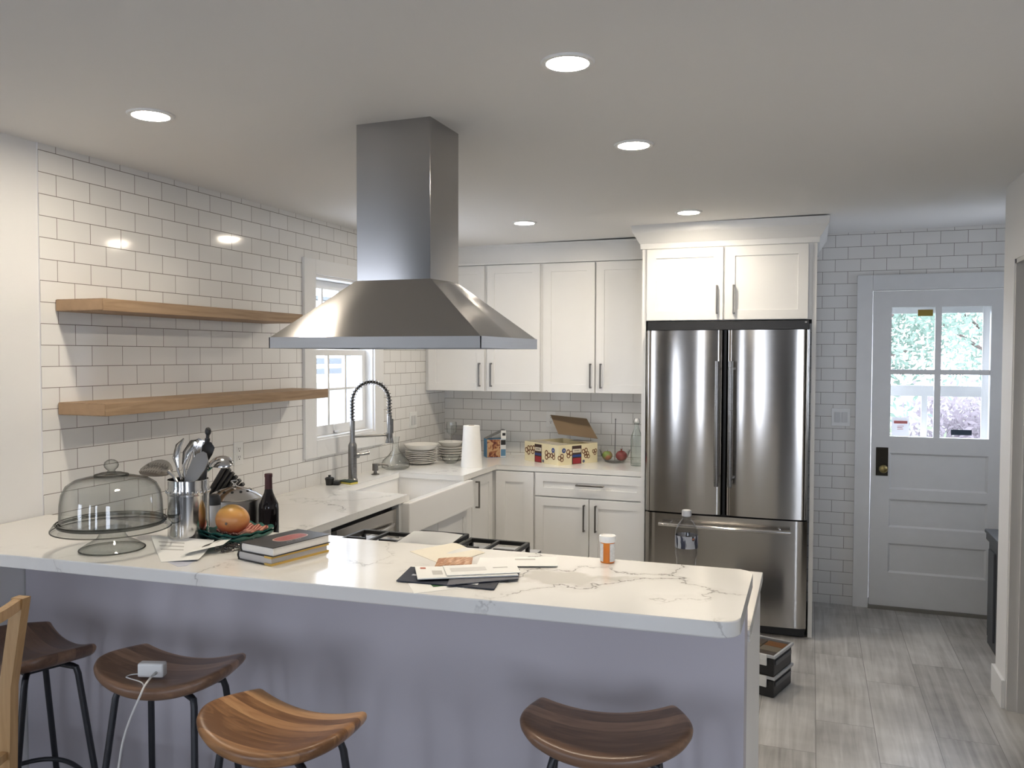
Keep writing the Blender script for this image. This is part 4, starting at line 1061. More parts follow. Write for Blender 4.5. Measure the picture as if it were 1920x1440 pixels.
# grey turner and wide spatulas
t = utensil('turner', 'wide shiny steel turner standing at the right of the canister', foot(0.02, 0.02))
bm = B(); P_ = [foot(0.02, 0.02), U(368, 880, 0.02), U(372, 855, 0.02)]; tube(bm, P_, 0.004, 8); obj('handle', bm, M['steelsat'], t)
bm = B(); flat_blade(bm, [U(370, 868, 0.02), U(373, 850, 0.02), U(375, 830, 0.02), U(371, 822, 0.02)], [0.006, 0.017, 0.019, 0.004], (0.6, -0.8, 0.1), 0.001); obj('blade', bm, M['steelpol'], t)
t = utensil('grey_spatula', 'grey silicone spatula spoon leaning at the front right of the canister', foot(-0.02, -0.035))
bm = B(); flat_blade(bm, [U(350, 906, -0.035), U(362, 890, -0.035), U(372, 872, -0.035), U(380, 858, -0.035), U(384, 848, -0.035)], [0.010, 0.022, 0.026, 0.022, 0.006], (0.35, -0.9, 0.25), 0.003, 0.3); obj('blade', bm, C('grey_silicone', (0.28, 0.27, 0.26), 0.5), t, ang=70)
bm = B(); tube(bm, [foot(-0.02, -0.035), U(350, 906, -0.035)], 0.005, 8); obj('handle', bm, M['steelsat'], t)
t = utensil('tongs', 'black handled tongs with a hanging tip, tallest utensil in the canister', foot(0.03, 0.02))
bm = B()
for d in (-0.008, 0.008): flat_blade(bm, [foot(0.02, 0.02)+Vector((d, 0, 0)), U(378, 880, 0.02)+Vector((d, 0, 0)), U(388, 830, 0.02)+Vector((d*0.5, 0, 0))], [0.010, 0.012, 0.010], (0.3, -0.9, 0.0), 0.0015)
obj('arms', bm, M['steelsat'], t)
bm = B(); tube(bm, [U(388, 832, 0.02), U(389, 822, 0.02)], 0.008, 10); ell(bm, U(390, 809, 0.02), (0.010, 0.010, 0.014), 16, 10); tube(bm, [U(389, 824, 0.02), U(390, 812, 0.02)], [0.005, 0.006], 8); obj('tip', bm, M['black'], t)
t = utensil('black_spoon', 'black nylon cooking spoon behind the tongs', foot(0.025, -0.01))
bm = B(); P_ = [foot(0.025, -0.01), U(376, 888, -0.01), U(386, 858, -0.01)]; tube(bm, P_, 0.005, 8); obj('handle', bm, M['black'], t)
bm = B(); flat_blade(bm, [U(384, 866, -0.01), U(388, 850, -0.01), U(391, 838, -0.01), U(391, 829, -0.01)], [0.008, 0.017, 0.019, 0.008], (0.5, -0.85, 0.1), 0.003, 0.4); obj('bowl', bm, M['black'], t)
t = utensil('soup_ladle', 'steel ladle with its bowl hanging to the right of the canister', foot(0.03, 0.035))
bm = B(); tube(bm, [foot(0.03, 0.035), U(372, 900, 0.035), U(384, 884, 0.035), U(396, 872, 0.035)], [0.004, 0.006, 0.009, 0.010], 8); obj('handle', bm, M['steelpol'], t)
bm = B(); q0, q1 = U(392, 875, 0.035), U(434, 874, 0.035)
flat_blade(bm, [q0.lerp(q1, k/8)+Vector((0, 0, 0.016*math.sin(PI*(0.15+0.85*k/8)))) for k in range(9)], [0.012, 0.020, 0.025, 0.028, 0.029, 0.028, 0.025, 0.018, 0.008], (0.2, -0.5, 0.85), 0.0018, -0.45); obj('bowl', bm, M['steelpol'], t, ang=70)

# square scalloped plates with mango
px_, py_ = 0.945, 2.248
def square_plate(bm, h, z, r=0.022):
    n = 96
    def out(a, s):
        e = 5.0; ca, sa = math.cos(a), math.sin(a)
        k = (abs(ca)**e+abs(sa)**e)**(-1/e)
        return (1+0.022*math.cos(12*a))*k*s
    rings = []
    for s, dz in ((0.0, 0.0), (0.55, 0.0), (0.70, 0.002), (1.0, r), (1.02, r+0.001), (1.0, r-0.004), (0.70, -0.003), (0.0, -0.004)):
        if s == 0.0: rings.append([bm.verts.new((0, 0, z+0.005+dz))])
        else: rings.append([bm.verts.new((out(2*PI*i/n, s)*math.cos(2*PI*i/n)*h, out(2*PI*i/n, s)*math.sin(2*PI*i/n)*h, z+0.005+dz+(0.003*math.cos(12*2*PI*i/n) if s > 0.9 else 0))) for i in range(n)])
    for a, b in zip(rings, rings[1:]):
        for i in range(n):
            j = (i+1) % n
            if len(a) == 1: bm.faces.new((a[0], b[i], b[j]))
            elif len(b) == 1: bm.faces.new((a[i], a[j], b[0]))
            else: bm.faces.new((a[i], a[j], b[j], b[i]))
TEAL = pbr('teal_glaze', (0.03, 0.12, 0.10), 0.1, var=0.3, scale=18)
bm = B(); square_plate(bm, 0.092, 0); t = tag(obj('square_plate', bm, TEAL), 'lower of the two teal scalloped square plates under the mango', 'plate', 'teal square plates'); t.location = (px_, py_, BZ); t.rotation_euler = (0, 0, -0.26)
bm = B(); square_plate(bm, 0.090, 0); t = tag(obj('square_plate', bm, TEAL), 'upper teal scalloped square plate directly under the red patterned dish', 'plate', 'teal square plates'); t.location = (px_+0.002, py_+0.002, BZ+0.0095); t.rotation_euler = (0, 0, -0.22)
def redpat(name):
    m, nt, p = new_mat(name); tc = N(nt, 'ShaderNodeTexCoord'); wv = N(nt, 'ShaderNodeTexWave'); wv.inputs['Scale'].default_value = 22; wv.inputs['Distortion'].default_value = 9; wv.inputs['Detail'].default_value = 3
    nt.links.new(tc.outputs['Object'], wv.inputs['Vector']); cr = N(nt, 'ShaderNodeValToRGB'); cr.color_ramp.elements[0].color = (0.20, 0.03, 0.03, 1); cr.color_ramp.elements[1].color = (0.60, 0.30, 0.22, 1)
    nt.links.new(wv.outputs['Color'], cr.inputs['Fac']); nt.links.new(cr.outputs[0], p.inputs['Base Color']); p.inputs['Roughness'].default_value = 0.2; return m
bm = B(); square_plate(bm, 0.066, 0, 0.012); t = tag(obj('square_dish', bm, redpat('red_white_glaze')), 'small red and white patterned dish under the mango', 'dish'); t.location = (px_+0.014, py_+0.006, BZ+0.0190); t.rotation_euler = (0, 0, -0.2)
t = thing('mango', 'ripe orange red mango lying on the stacked plates', 'fruit', (0.948, 2.222, BZ+0.0245))
def mango_mat():
    m, nt, p = new_mat('mango_skin'); tc = N(nt, 'ShaderNodeTexCoord'); sp = N(nt, 'ShaderNodeSeparateXYZ'); nt.links.new(tc.outputs['Object'], sp.inputs[0])
    no = N(nt, 'ShaderNodeTexNoise'); no.inputs['Scale'].default_value = 22; no.inputs['Detail'].default_value = 4; nt.links.new(tc.outputs['Object'], no.inputs['Vector'])
    a = N(nt, 'ShaderNodeMath', operation='MULTIPLY_ADD'); a.inputs[1].default_value = 9.0; nt.links.new(sp.outputs['Z'], a.inputs[0])
    s = N(nt, 'ShaderNodeMath', operation='MULTIPLY_ADD'); s.inputs[1].default_value = 0.45; s.inputs[2].default_value = -0.18; nt.links.new(no.outputs['Fac'], s.inputs[0]); nt.links.new(s.outputs[0], a.inputs[2])
    cr = N(nt, 'ShaderNodeValToRGB'); cr.color_ramp.elements[0].position = 0.2; cr.color_ramp.elements[0].color = (0.42, 0.085, 0.04, 1); cr.color_ramp.elements[1].position = 0.9; cr.color_ramp.elements[1].color = (0.58, 0.33, 0.08, 1)
    e = cr.color_ramp.elements.new(0.5); e.color = (0.58, 0.25, 0.075, 1)
    nt.links.new(a.outputs[0], cr.inputs['Fac']); nt.links.new(cr.outputs[0], p.inputs['Base Color']); p.inputs['Roughness'].default_value = 0.35; return m
bm = B(); ell(bm, (0, 0, 0.047), (0.056, 0.048, 0.047), 32, 20, lambda p: Vector((p.x, p.y*(1-0.12*p.x), p.z*(1-0.10*p.x)))); obj('skin', bm, mango_mat(), t, world=False)
bm = B(); ell(bm, (0.010, -0.0475, 0.042), (0.0045, 0.0025, 0.0045), 12, 8); obj('stem_scar', bm, BARK, t, world=False)

# two hardback books
def book(label, loc, rot, w, d, h, cover, pages, jacket=None):
    t = thing('book', label, 'book', loc, rot, 'hardback books on the bar')
    bm = B(); cv = 0.0025
    box(bm, -w/2, w/2, -d/2, d/2, 0, cv, 0.0008, 1); box(bm, -w/2, w/2, -d/2, d/2, h-cv, h, 0.0008, 1)
    n = 8; pr_ = [(-w/2+0.004-0.006*math.sin(PI*k/n), cv*0.5+(h-cv)*k/n) for k in range(n+1)]
    a = [[bm.verts.new((x, y, z)) for x, z in pr_] for y in (-d/2, d/2)]; b = [[bm.verts.new((x+0.003, y, z)) for x, z in pr_] for y in (-d/2, d/2)]
    for k in range(n):
        bm.faces.new((a[0][k], a[0][k+1], a[1][k+1], a[1][k])); bm.faces.new((b[0][k], b[1][k], b[1][k+1], b[0][k+1]))
        for e in (0, 1): bm.faces.new((a[e][k], b[e][k], b[e][k+1], a[e][k+1]))
    c = obj('cover', bm, cover, t, world=False)
    bm = B(); box(bm, -w/2+0.002, w/2-0.004, -d/2+0.004, d/2-0.004, cv+0.0002, h-cv-0.0002); obj('pages', bm, pages, t, world=False)
    if jacket:
        bm = B()
        for z0, z1 in ((-0.0002, 0.0055), (h-0.0058, h+0.0003)): box(bm, w/2-0.03, w/2+0.0008, -d/2-0.0003, d/2+0.0003, z0, z1)
        obj('jacket_flap', bm, jacket, t, world=False)
    return t, c
ang_ = math.atan2(-0.039, 0.147)
book('black hardback book with yellow jacket edge, the lower of the two stacked books', (1.212, 2.118, BZ+0.0003), ang_, 0.150, 0.218, 0.026, C('black_cover', (0.015, 0.015, 0.016), 0.35), M['pagesgrey'], C('yellow_jacket', (0.62, 0.40, 0.09), 0.5))
t, c = book('charcoal hardback book with a red oval emblem, the upper of the two stacked books', (1.222, 2.116, BZ+0.0268), ang_+0.03, 0.140, 0.224, 0.027, C('charcoal_cover', (0.022, 0.021, 0.021), 0.42), M['pages'])
bm = B(); ov = [(0.012*0+0.030*math.copysign(abs(math.cos(2*PI*k/40))**0.7, math.cos(2*PI*k/40)), 0.060*math.copysign(abs(math.sin(2*PI*k/40))**0.8, math.sin(2*PI*k/40))) for k in range(40)]
prism(bm, [(x+0.005, y+0.012) for x, y in ov], 0.0271, 0.0274); obj('emblem_edge', bm, C('emblem_cream', (0.55, 0.42, 0.36), 0.4), c, world=False, label='cream edge of the emblem')
bm = B(); prism(bm, [(x*0.88+0.005, y*0.93+0.012) for x, y in ov], 0.02742, 0.0277); obj('emblem', bm, C('emblem_red', (0.33, 0.07, 0.06), 0.4, var=0.4, scale=60), c, world=False, label='dull red oval emblem')
bm = B()
for k, yy in enumerate((-0.036, -0.028, -0.020, -0.002, 0.006, 0.014)):
    box(bm, 0.042, 0.047, yy-0.0025, yy+0.0025, 0.0271, 0.0274)
obj('title_print', bm, C('title_grey', (0.34, 0.32, 0.30), 0.5), c, world=False)

# loose papers
def P2(pts, z): return [at(x, y, Z=z) for x, y in pts]
def sheet(name, label, cat, pts, z, mat, thick=0.0008, group=None, curl=None, root=False):
    q = P2(pts, z)          # four corners in order
    bm = B()
    def fn(u, v):
        p = (q[0]*(1-u)+q[1]*u)*(1-v) + (q[3]*(1-u)+q[2]*u)*v
        return Vector((p.x, p.y, z+thick+(curl(u, v) if curl else 0)))
    gridsurf(bm, fn, 12, 12, thick)
    if not root: return single(name, bm, mat, label, cat, group)
    c = (q[0]+q[1]+q[2]+q[3])/4
    t = thing(name, label, cat, (c.x, c.y, z), 0, group); obj('sheet', bm, mat, t); t['q'] = [list(p) for p in q]
    return t, fn
def patch(name, t, fn, u0, u1, v0, v1, mat, label=None, d=0.0004):
    bm = B(); gridsurf(bm, lambda u, v: fn(u0+(u1-u0)*u, v0+(v1-v0)*v)+Vector((0, 0, d)), 10, 4, d*0.8)
    return obj(name, bm, mat, t, label=label)
z = BZ+0.0003
t, fn = sheet('recipe_sheet', 'folded printed sheet lying before the steel canister', 'paper', [(283, 1013), (302, 1054), (372, 1053), (402, 1026)], z, M['paper'], 0.0006, root=True, curl=lambda u, v: 0.016*(1-u)**2+0.006*v)
for k in range(3): patch('printed_line', t, fn, 0.2+0.14*k, 0.24+0.14*k, 0.1, 0.55, M['greyprint'])
t, fn = sheet('folded_note', 'white note with a black box printed on it, lying on the printed sheet', 'paper', [(352, 1033), (338, 1040), (418, 1029), (446, 1008)], z+0.013, M['paper'], 0.0006, root=True, curl=lambda u, v: 0.012*v)
patch('black_box', t, fn, 0.15, 0.5, 0.36, 0.52, M['black'], 'black printed box', 0.0006)
patch('printed_line', t, fn, 0.2, 0.3, 0.6, 0.9, M['greyprint'])
sheet('bluish_card', 'small bluish card sticking out under the printed sheet', 'card', [(310, 1052), (334, 1063), (350, 1061), (372, 1048)], z-0.0002, C('bluish_card', (0.48, 0.50, 0.58), 0.6), 0.0004)
rg = random.Random(11); k0 = at(432, 1032, Z=BZ)
bm = B()
for i in range(9):
    a0 = rg.uniform(0, 2*PI); c = k0+Vector((rg.uniform(-0.025, 0.025), rg.uniform(-0.03, 0.03), 0.006+rg.uniform(0, 0.012))); r1, r2 = rg.uniform(0.012, 0.026), rg.uniform(0.006, 0.016)
    tube(bm, [c+Vector((math.cos(a0)*math.cos(q)*r1-math.sin(a0)*math.sin(q)*r2, math.sin(a0)*math.cos(q)*r1+math.cos(a0)*math.sin(q)*r2, 0.004*math.sin(2*q+i))) for q in [2*PI*j/18 for j in range(18)]], 0.0016, 6, closed=True)
single('wire_tangle', bm, C('dark_shiny_wire', (0.11, 0.10, 0.095), 0.25, 0.8), 'tangle of dark shiny wire rings between the papers and the books', 'wire')
# post pile in the middle of the bar
sheet('torn_paper', 'cream sheet of paper with a torn edge lying across the back of the bar', 'paper', [(768, 1034), (850, 1018), (909, 1037), (832, 1060)], z, M['cream'], 0.0006, curl=lambda u, v: 0.002*math.sin(9*v)*u)
def foilmat():
    m, nt, p = new_mat('orange_foil'); tc = N(nt, 'ShaderNodeTexCoord'); mp = N(nt, 'ShaderNodeMapping'); mp.inputs['Scale'].default_value = (160, 20, 20); mp.inputs['Rotation'].default_value = (0, 0, -0.5)
    no = N(nt, 'ShaderNodeTexNoise'); no.inputs['Scale'].default_value = 1.0; no.inputs['Detail'].default_value = 3
    nt.links.new(tc.outputs['Object'], mp.inputs[0]); nt.links.new(mp.outputs[0], no.inputs['Vector'])
    cr = N(nt, 'ShaderNodeValToRGB'); cr.color_ramp.elements[0].position = 0.4; cr.color_ramp.elements[0].color = (0.36, 0.14, 0.04, 1); cr.color_ramp.elements[1].position = 0.68; cr.color_ramp.elements[1].color = (0.66, 0.42, 0.26, 1)
    nt.links.new(no.outputs['Fac'], cr.inputs['Fac']); nt.links.new(cr.outputs[0], p.inputs['Base Color']); p.inputs['Roughness'].default_value = 0.35; return m
sheet('snack_wrapper', 'crinkled orange brown snack wrapper lying on the cream paper', 'wrapper', [(815, 1063), (822, 1048), (887, 1046), (884, 1060)], z+0.0035, foilmat(), 0.002, curl=lambda u, v: 0.0022*math.sin(26*v)*math.sin(PI*u)+0.002*math.sin(PI*v))
t, fn = sheet('envelope', 'white window envelope lying alone behind the right end of the post pile', 'envelope', [(893, 1062), (900, 1046), (1044, 1045), (1046, 1062)], z+0.004, M['paper'], 0.0015, 'post on the bar', root=True)
patch('printed_line', t, fn, 0.66, 0.80, 0.46, 0.72, M['greyprint'])
t, fn = sheet('white_flyer', 'white flyer with a dark green block, bottom sheet of the post pile', 'flyer', [(765, 1094), (776, 1113), (950, 1094), (915, 1080)], z, M['paper'], 0.0006, root=True)
patch('green_block', t, fn, 0.05, 0.62, 0.24, 0.5, C('dark_green_print', (0.03, 0.10, 0.035), 0.5), 'dark green printed block', 0.0003)
NAVY = C('navy_card', (0.010, 0.014, 0.030), 0.6)
t, fn = sheet('navy_folder', 'dark navy cardboard folder with a white page in it, under the envelopes', 'folder', [(743, 1090), (770, 1064), (945, 1078), (926, 1106)], z+0.0018, NAVY, 0.0025, root=True)
patch('white_page', t, fn, 0.16, 0.44, 0.56, 0.82, M['paper'], 'white page inside the folder', 0.0003)
patch('script_mark', t, fn, 0.40, 0.50, 0.10, 0.17, C('silver_print', (0.45, 0.46, 0.5), 0.5), None, 0.0004)
t, fn = sheet('envelope', 'dark grey envelope edge, lowest envelope on the navy folder', 'envelope', [(838, 1098), (850, 1070), (975, 1068), (972, 1086)], z+0.0062, C('slate_envelope', (0.10, 0.10, 0.12), 0.5), 0.002, 'post on the bar', root=True)
t, fn = sheet('envelope', 'white envelope with a red printed stamp at the left of the post pile', 'envelope', [(783, 1087), (778, 1064), (960, 1064), (972, 1080)], z+0.0095, M['paper'], 0.003, 'post on the bar', root=True)
patch('red_stamp', t, fn, 0.78, 0.90, 0.05, 0.105, C('stamp_red', (0.42, 0.10, 0.06), 0.6), 'red brown printed stamp')
patch('address_window', t, fn, 0.28, 0.62, 0.16, 0.26, M['greyprint'])
t, fn = sheet('envelope', 'white window envelope lying on top of the post pile', 'envelope', [(838, 1080), (830, 1062), (966, 1056), (976, 1074)], z+0.0140, M['paper'], 0.002, 'post on the bar', root=True)
patch('address_window', t, fn, 0.34, 0.70, 0.08, 0.56, C('window_film', (0.62, 0.61, 0.59), 0.3))
patch('printed_line', t, fn, 0.52, 0.60, 0.66, 0.86, M['greyprint'])

# pill bottle
p = at(1139, 1054, Z=BZ)
t = thing('pill_bottle', 'orange pill bottle with a white cap near the back edge of the bar', 'pill bottle', (p.x, p.y, BZ), 0.0)
AMBER = pbr('amber_plastic', (0.72, 0.20, 0.02), 0.18, var=0.05, Emission_Strength=0.0, Subsurface_Weight=0.3)
bm = B(); lathe(bm, [(0, 0.0005), (0.0195, 0.0005), (0.0205, 0.003), (0.0205, 0.060), (0, 0.060)], n=40); obj('vial', bm, AMBER, t, world=False)
bm = B(); n = 40; v0 = PI*1.5+0.55
for z0, z1 in ((0.005, 0.057),):
    a = [[bm.verts.new((rr*math.cos(v0+(2*PI-0.95)*k/n), rr*math.sin(v0+(2*PI-0.95)*k/n), zz)) for k in range(n+1)] for rr, zz in ((0.0207, z0), (0.0212, z0), (0.0212, z1), (0.0207, z1))]
    for i in range(4):
        for k in range(n): bm.faces.new((a[i][k], a[i][k+1], a[(i+1) % 4][k+1], a[(i+1) % 4][k]))
obj('paper_label', bm, pbr('printed_label', (0.68, 0.68, 0.68), 0.6, var=0.35, scale=160), t, world=False, label='white printed paper label')
bm = B(); lathe(bm, [(0.0, 0.0603), (0.0235, 0.0603), (0.0245, 0.062), (0.0245, 0.076), (0.0235, 0.0785), (0.019, 0.0785), (0.018, 0.077), (0, 0.077)], n=48, wav=lambda a, k: 0.012*math.cos(24*a) if k in (2, 3) else 0)
obj('cap', bm, M['plastic'], t, world=False)

# soda bottle on the low counter behind the bar
t = thing('soda_bottle', 'empty clear plastic soda bottle with white cap standing behind the bar', 'bottle', (2.318, 2.735, LZ+0.0003))
bm = B(); lathe(bm, [(0, 0.006), (0.022, 0.001), (0.031, 0.004), (0.034, 0.014), (0.0345, 0.040), (0.0325, 0.052), (0.0300, 0.075), (0.0325, 0.098), (0.0358, 0.110), (0.0360, 0.172), (0.034, 0.190), (0.026, 0.208), (0.0165, 0.220), (0.0135, 0.226), (0.0130, 0.233), (0.0125, 0.233)], n=48); obj('body', bm, M['pet'], t, world=False, ang=60)
bm = B()
n = 48; lab_ = []
for rr, zz in ((0.0362, 0.132), (0.0366, 0.132), (0.0366, 0.172), (0.0362, 0.172)): lab_.append([bm.verts.new((rr*math.cos(2*PI*k/n), rr*math.sin(2*PI*k/n), zz)) for k in range(n)])
for i in range(4):
    for k in range(n): bm.faces.new((lab_[i][k], lab_[i][(k+1) % n], lab_[(i+1) % 4][(k+1) % n], lab_[(i+1) % 4][k]))
def lab_mat():
    m = thin_glass('clear_bottle_label', (0.72, 0.73, 0.76), (0.4, 0.4, 0.42), 1.4); nt = m.node_tree; out = nt.nodes['Material Output']
    pr_ = N(nt, 'ShaderNodeBsdfPrincipled'); tc = N(nt, 'ShaderNodeTexCoord'); no = N(nt, 'ShaderNodeTexNoise'); no.inputs['Scale'].default_value = 1.0; mpx = N(nt, 'ShaderNodeMapping'); mpx.inputs['Scale'].default_value = (70, 70, 16); nt.links.new(tc.outputs['Object'], mpx.inputs[0]); nt.links.new(mpx.outputs[0], no.inputs['Vector'])
    cr = N(nt, 'ShaderNodeValToRGB'); cr.color_ramp.elements[0].position = 0.42; cr.color_ramp.elements[0].color = (0.02, 0.03, 0.07, 1); cr.color_ramp.elements[1].position = 0.5; cr.color_ramp.elements[1].color = (0.5, 0.52, 0.56, 1)
    nt.links.new(no.outputs['Fac'], cr.inputs['Fac']); nt.links.new(cr.outputs[0], pr_.inputs['Base Color'])
    mx = N(nt, 'ShaderNodeMixShader'); mx.inputs[0].default_value = 0.55; old = out.inputs['Surface'].links[0].from_socket
    nt.links.new(old, mx.inputs[1]); nt.links.new(pr_.outputs[0], mx.inputs[2]); nt.links.new(mx.outputs[0], out.inputs['Surface']); return m
obj('wrap_label', bm, lab_mat(), t, world=False, label='clear wrap label with dark print')
la_ = math.atan2(-2.735, 0.376) + 0.62; lc_ = Vector((0.0369*math.cos(la_), 0.0369*math.sin(la_), 0.163)); FL = Matrix.Translation(lc_) @ Matrix.Rotation(la_+PI/2, 4, 'Z') @ Matrix.Rotation(PI/2, 4, 'X')
bm = B(); m_ = mark(bm); lathe(bm, [(0, 0.0), (0.0052, 0.0), (0.0052, 0.0006), (0, 0.0006)], n=24); xf(bm, m_, FL); lg_ = obj('logo_mark', bm, C('logo_dark', (0.03, 0.02, 0.02), 0.5), t, world=False, label='dark round printed mark')
bm = B(); m_ = mark(bm); prism(bm, [(0.0038*math.cos(q), 0.0038*math.sin(q)) for q in [PI*0.1+PI*k/12 for k in range(13)]], 0.0007, 0.0010); xf(bm, m_, FL); obj('logo_half', bm, C('logo_orange', (0.35, 0.10, 0.03), 0.5), lg_, world=False)
bm = B(); lathe(bm, [(0, 0.2335), (0.0150, 0.2335), (0.0155, 0.236), (0.0150, 0.250), (0.013, 0.2525), (0, 0.2525)], n=40, wav=lambda a, k: 0.02*math.cos(30*a) if k in (1, 2, 3) else 0); obj('cap', bm, C('cap_white', (0.42, 0.42, 0.43), 0.4), t, world=False)

# paper on the range
sheet('paper_sheet', 'white sheet of paper lying on the black stove grates', 'paper', [(738, 1021), (776, 996), (868, 1003), (838, 1026)], 0.9648, M['paper'], 0.0006, curl=lambda u, v: 0.004*math.sin(PI*v))

# ================================================================== ON THE LEFT COUNTER
# stainless pot with steamer lid
t = thing('stock_pot', 'stainless steel pot with a vented dome lid behind the canister and mango', 'pot', (0.580, 2.70, LZ))
bm = B(); lathe(bm, [(0, 0.0), (0.098, 0.0), (0.101, 0.004), (0.101, 0.188), (0.106, 0.190), (0.106, 0.194), (0.099, 0.194), (0.098, 0.006), (0, 0.006)], n=64); pot = obj('body', bm, M['steelsat'], t, world=False)
bm = B()
hd = Vector((0.52, -0.85, 0)).normalized(); c = hd*0.101+Vector((0, 0, 0.150)); sd = Vector((-hd.y, hd.x, 0))
tube(bm, [c+sd*0.018, c+sd*0.017+hd*0.016, c+hd*0.024+Vector((0, 0, -0.004)), c-sd*0.017+hd*0.016, c-sd*0.018], 0.0045, 10)
c = -hd*0.101+Vector((0, 0, 0.150)); tube(bm, [c+sd*0.018, c+sd*0.017-hd*0.016, c-hd*0.024, c-sd*0.017-hd*0.016, c-sd*0.018], 0.0045, 10)
obj('handle', bm, M['steelpol'], t, world=False)
t = thing('pot_lid', 'domed stainless lid with dark vent holes and a small knob on the pot', 'lid', (0.580, 2.70, LZ+0.1945))
bm = B(); lathe(bm, [(0.103, 0.0), (0.104, 0.004), (0.098, 0.008), (0.080, 0.022), (0.050, 0.036), (0.020, 0.044), (0, 0.046), (0, 0.044), (0.048, 0.033), (0.078, 0.019), (0.101, 0.002), (0.103, 0.0)], n=64); lid = obj('dome', bm, M['steelpol'], t, world=False, ang=50)
bm = B()
for k in range(12):
    a = 2*PI*k/12; m_ = mark(bm); lathe(bm, [(0, 0), (0.0055, 0), (0.0055, 0.001), (0, 0.001)], n=12)
    xf(bm, m_, Matrix.Translation((0.062*math.cos(a), 0.062*math.sin(a), 0.0315)) @ Matrix.Rotation(a, 4, 'Z') @ Matrix.Rotation(0.44, 4, 'Y'))
obj('vent_hole', bm, M['black'], lid, world=False)
bm = B(); lathe(bm, [(0, 0.0465), (0.010, 0.0465), (0.006, 0.052), (0.005, 0.058), (0, 0.058)], n=20); tube(bm, [(0.014*math.cos(q), 0.004*math.sin(2*q), 0.062+0.006*math.sin(q)) for q in [2*PI*j/20 for j in range(20)]], 0.0028, 8, closed=True); obj('knob', bm, M['steelpol'], t, world=False)
# wine bottle
t = thing('wine_bottle', 'dark red wine bottle with a maroon capsule right of the pot', 'bottle', (0.729, 2.712, LZ))
WINE = pbr('dark_wine_glass', (0.008, 0.006, 0.007), 0.06)
bm = B(); lathe(bm, [(0, 0.004), (0.030, 0.0), (0.0375, 0.004), (0.0380, 0.160), (0.036, 0.178), (0.026, 0.200), (0.0170, 0.222), (0.0142, 0.236), (0, 0.236)], n=48); obj('glass', bm, WINE, t, world=False, ang=60)
bm = B(); lathe(bm, [(0.0143, 0.2362), (0.0146, 0.238), (0.0138, 0.280), (0.0152, 0.283), (0.0152, 0.293), (0.0140, 0.295), (0, 0.295), ], n=32); obj('capsule', bm, C('maroon_capsule', (0.055, 0.012, 0.016), 0.4), t, world=False)
# knife block behind the canister
kb = Vector((0.375, 2.880, LZ))
t = thing('knife_block', 'grey knife block with black handled knives behind the canister', 'knife block', tuple(kb))
bm = B(); obox(bm, (kb.x, kb.y, kb.z+0.085), (0.11, 0.13, 0.17), 0.3, bev=0.004); obj('block', bm, C('grey_block', (0.36, 0.35, 0.34), 0.4), t)
tilt = Vector((0.33, -0.10, 0.9)).normalized()
for k in range(6):
    f = k/5
    p0 = at(402+36*f, 918+10*f, Y=2.84+0.02*k); p1 = at(412+30*f, 884+32*f, Y=2.80+0.02*k)
    if k == 0: p1 = at(414, 880, Y=2.80)
    bm = B(); dd = (p1-p0).normalized(); obox(bm, (p0+p1)/2, (0.016, 0.020, (p1-p0).length+0.05), 0.0, 0.0, math.atan2(dd.x, dd.z), bev=0.005); h = obj('knife_handle', bm, M['black'], t)
    bm = B(); obox(bm, (p0+p1)/2+Vector((-0.0085, -0.002, 0)), (0.0015, 0.016, (p1-p0).length+0.04), 0.0, 0.0, math.atan2(dd.x, dd.z)); obj('tang', bm, M['steelpol'], h)
# pepper mill / shaker seen between canister and pot
t = thing('salt_shaker', 'brushed metal shaker with a black top between the canister and the pot', 'shaker', (at(401, 920, Y=2.500).x, 2.500, LZ))
bm = B(); lathe(bm, [(0, 0), (0.030, 0), (0.030, 0.006), (0.026, 0.05), (0.0235, 0.205), (0, 0.205)], n=32); obj('body', bm, C('brushed_grey', (0.45, 0.45, 0.46), 0.4, 0.6), t, world=False)
bm = B(); lathe(bm, [(0, 0.2055), (0.0235, 0.2055), (0.0245, 0.225), (0.018, 0.242), (0, 0.246)], n=32); obj('top', bm, M['black'], t, world=False)

# carafe
t = thing('glass_carafe', 'wide bottomed clear glass carafe behind the soap pump', 'carafe', (0.118, 4.930, LZ))
bm = B(); lathe(bm, [(0, 0.004), (0.070, 0.002), (0.090, 0.012), (0.096, 0.032), (0.085, 0.060), (0.050, 0.092), (0.025, 0.125), (0.0195, 0.165), (0.024, 0.205), (0.0265, 0.215), (0.0245, 0.215), (0.018, 0.165), (0.0235, 0.124), (0.048, 0.090), (0.083, 0.059), (0.093, 0.032), (0.086, 0.014), (0, 0.008)], n=56); obj('body', bm, M['glass'], t, world=False, ang=60)

# plates
def plate_bm(r, h=0.016, scal=0.0, hole=True):
    b = B(); lathe(b, [(0, 0.002), (r*0.55, 0.0), (r*0.60, 0.002), (r*0.72, 0.006), (r*0.98, h-0.002), (r, h), (r*0.985, h+0.0018), (r*0.70, 0.0095), (r*0.60, 0.006), (0, 0.005)], n=60, wav=(lambda a, k: scal*math.cos(10*a) if 3 < k < 7 else 0)); return b
L0 = Vector((0.150, 5.240, LZ)); pl = None
for k in range(7):
    lab = 'white dinner plate, number %s from the bottom of the left plate stack' % ['one', 'two', 'three', 'four', 'five', 'six', 'seven'][k]
    if pl is None: pl = obj('dinner_plate', plate_bm(0.108, 0.019, 0.008), M['china']); o = pl
    else: o = pl.copy(); scene.collection.objects.link(o)
    tag(o, lab, 'plate', 'plates in the left stack'); o.location = L0+Vector((0.002*math.sin(3*k), 0.002*math.cos(5*k), 0.0122*k)); o.rotation_euler = (0, 0, 0.7*k)
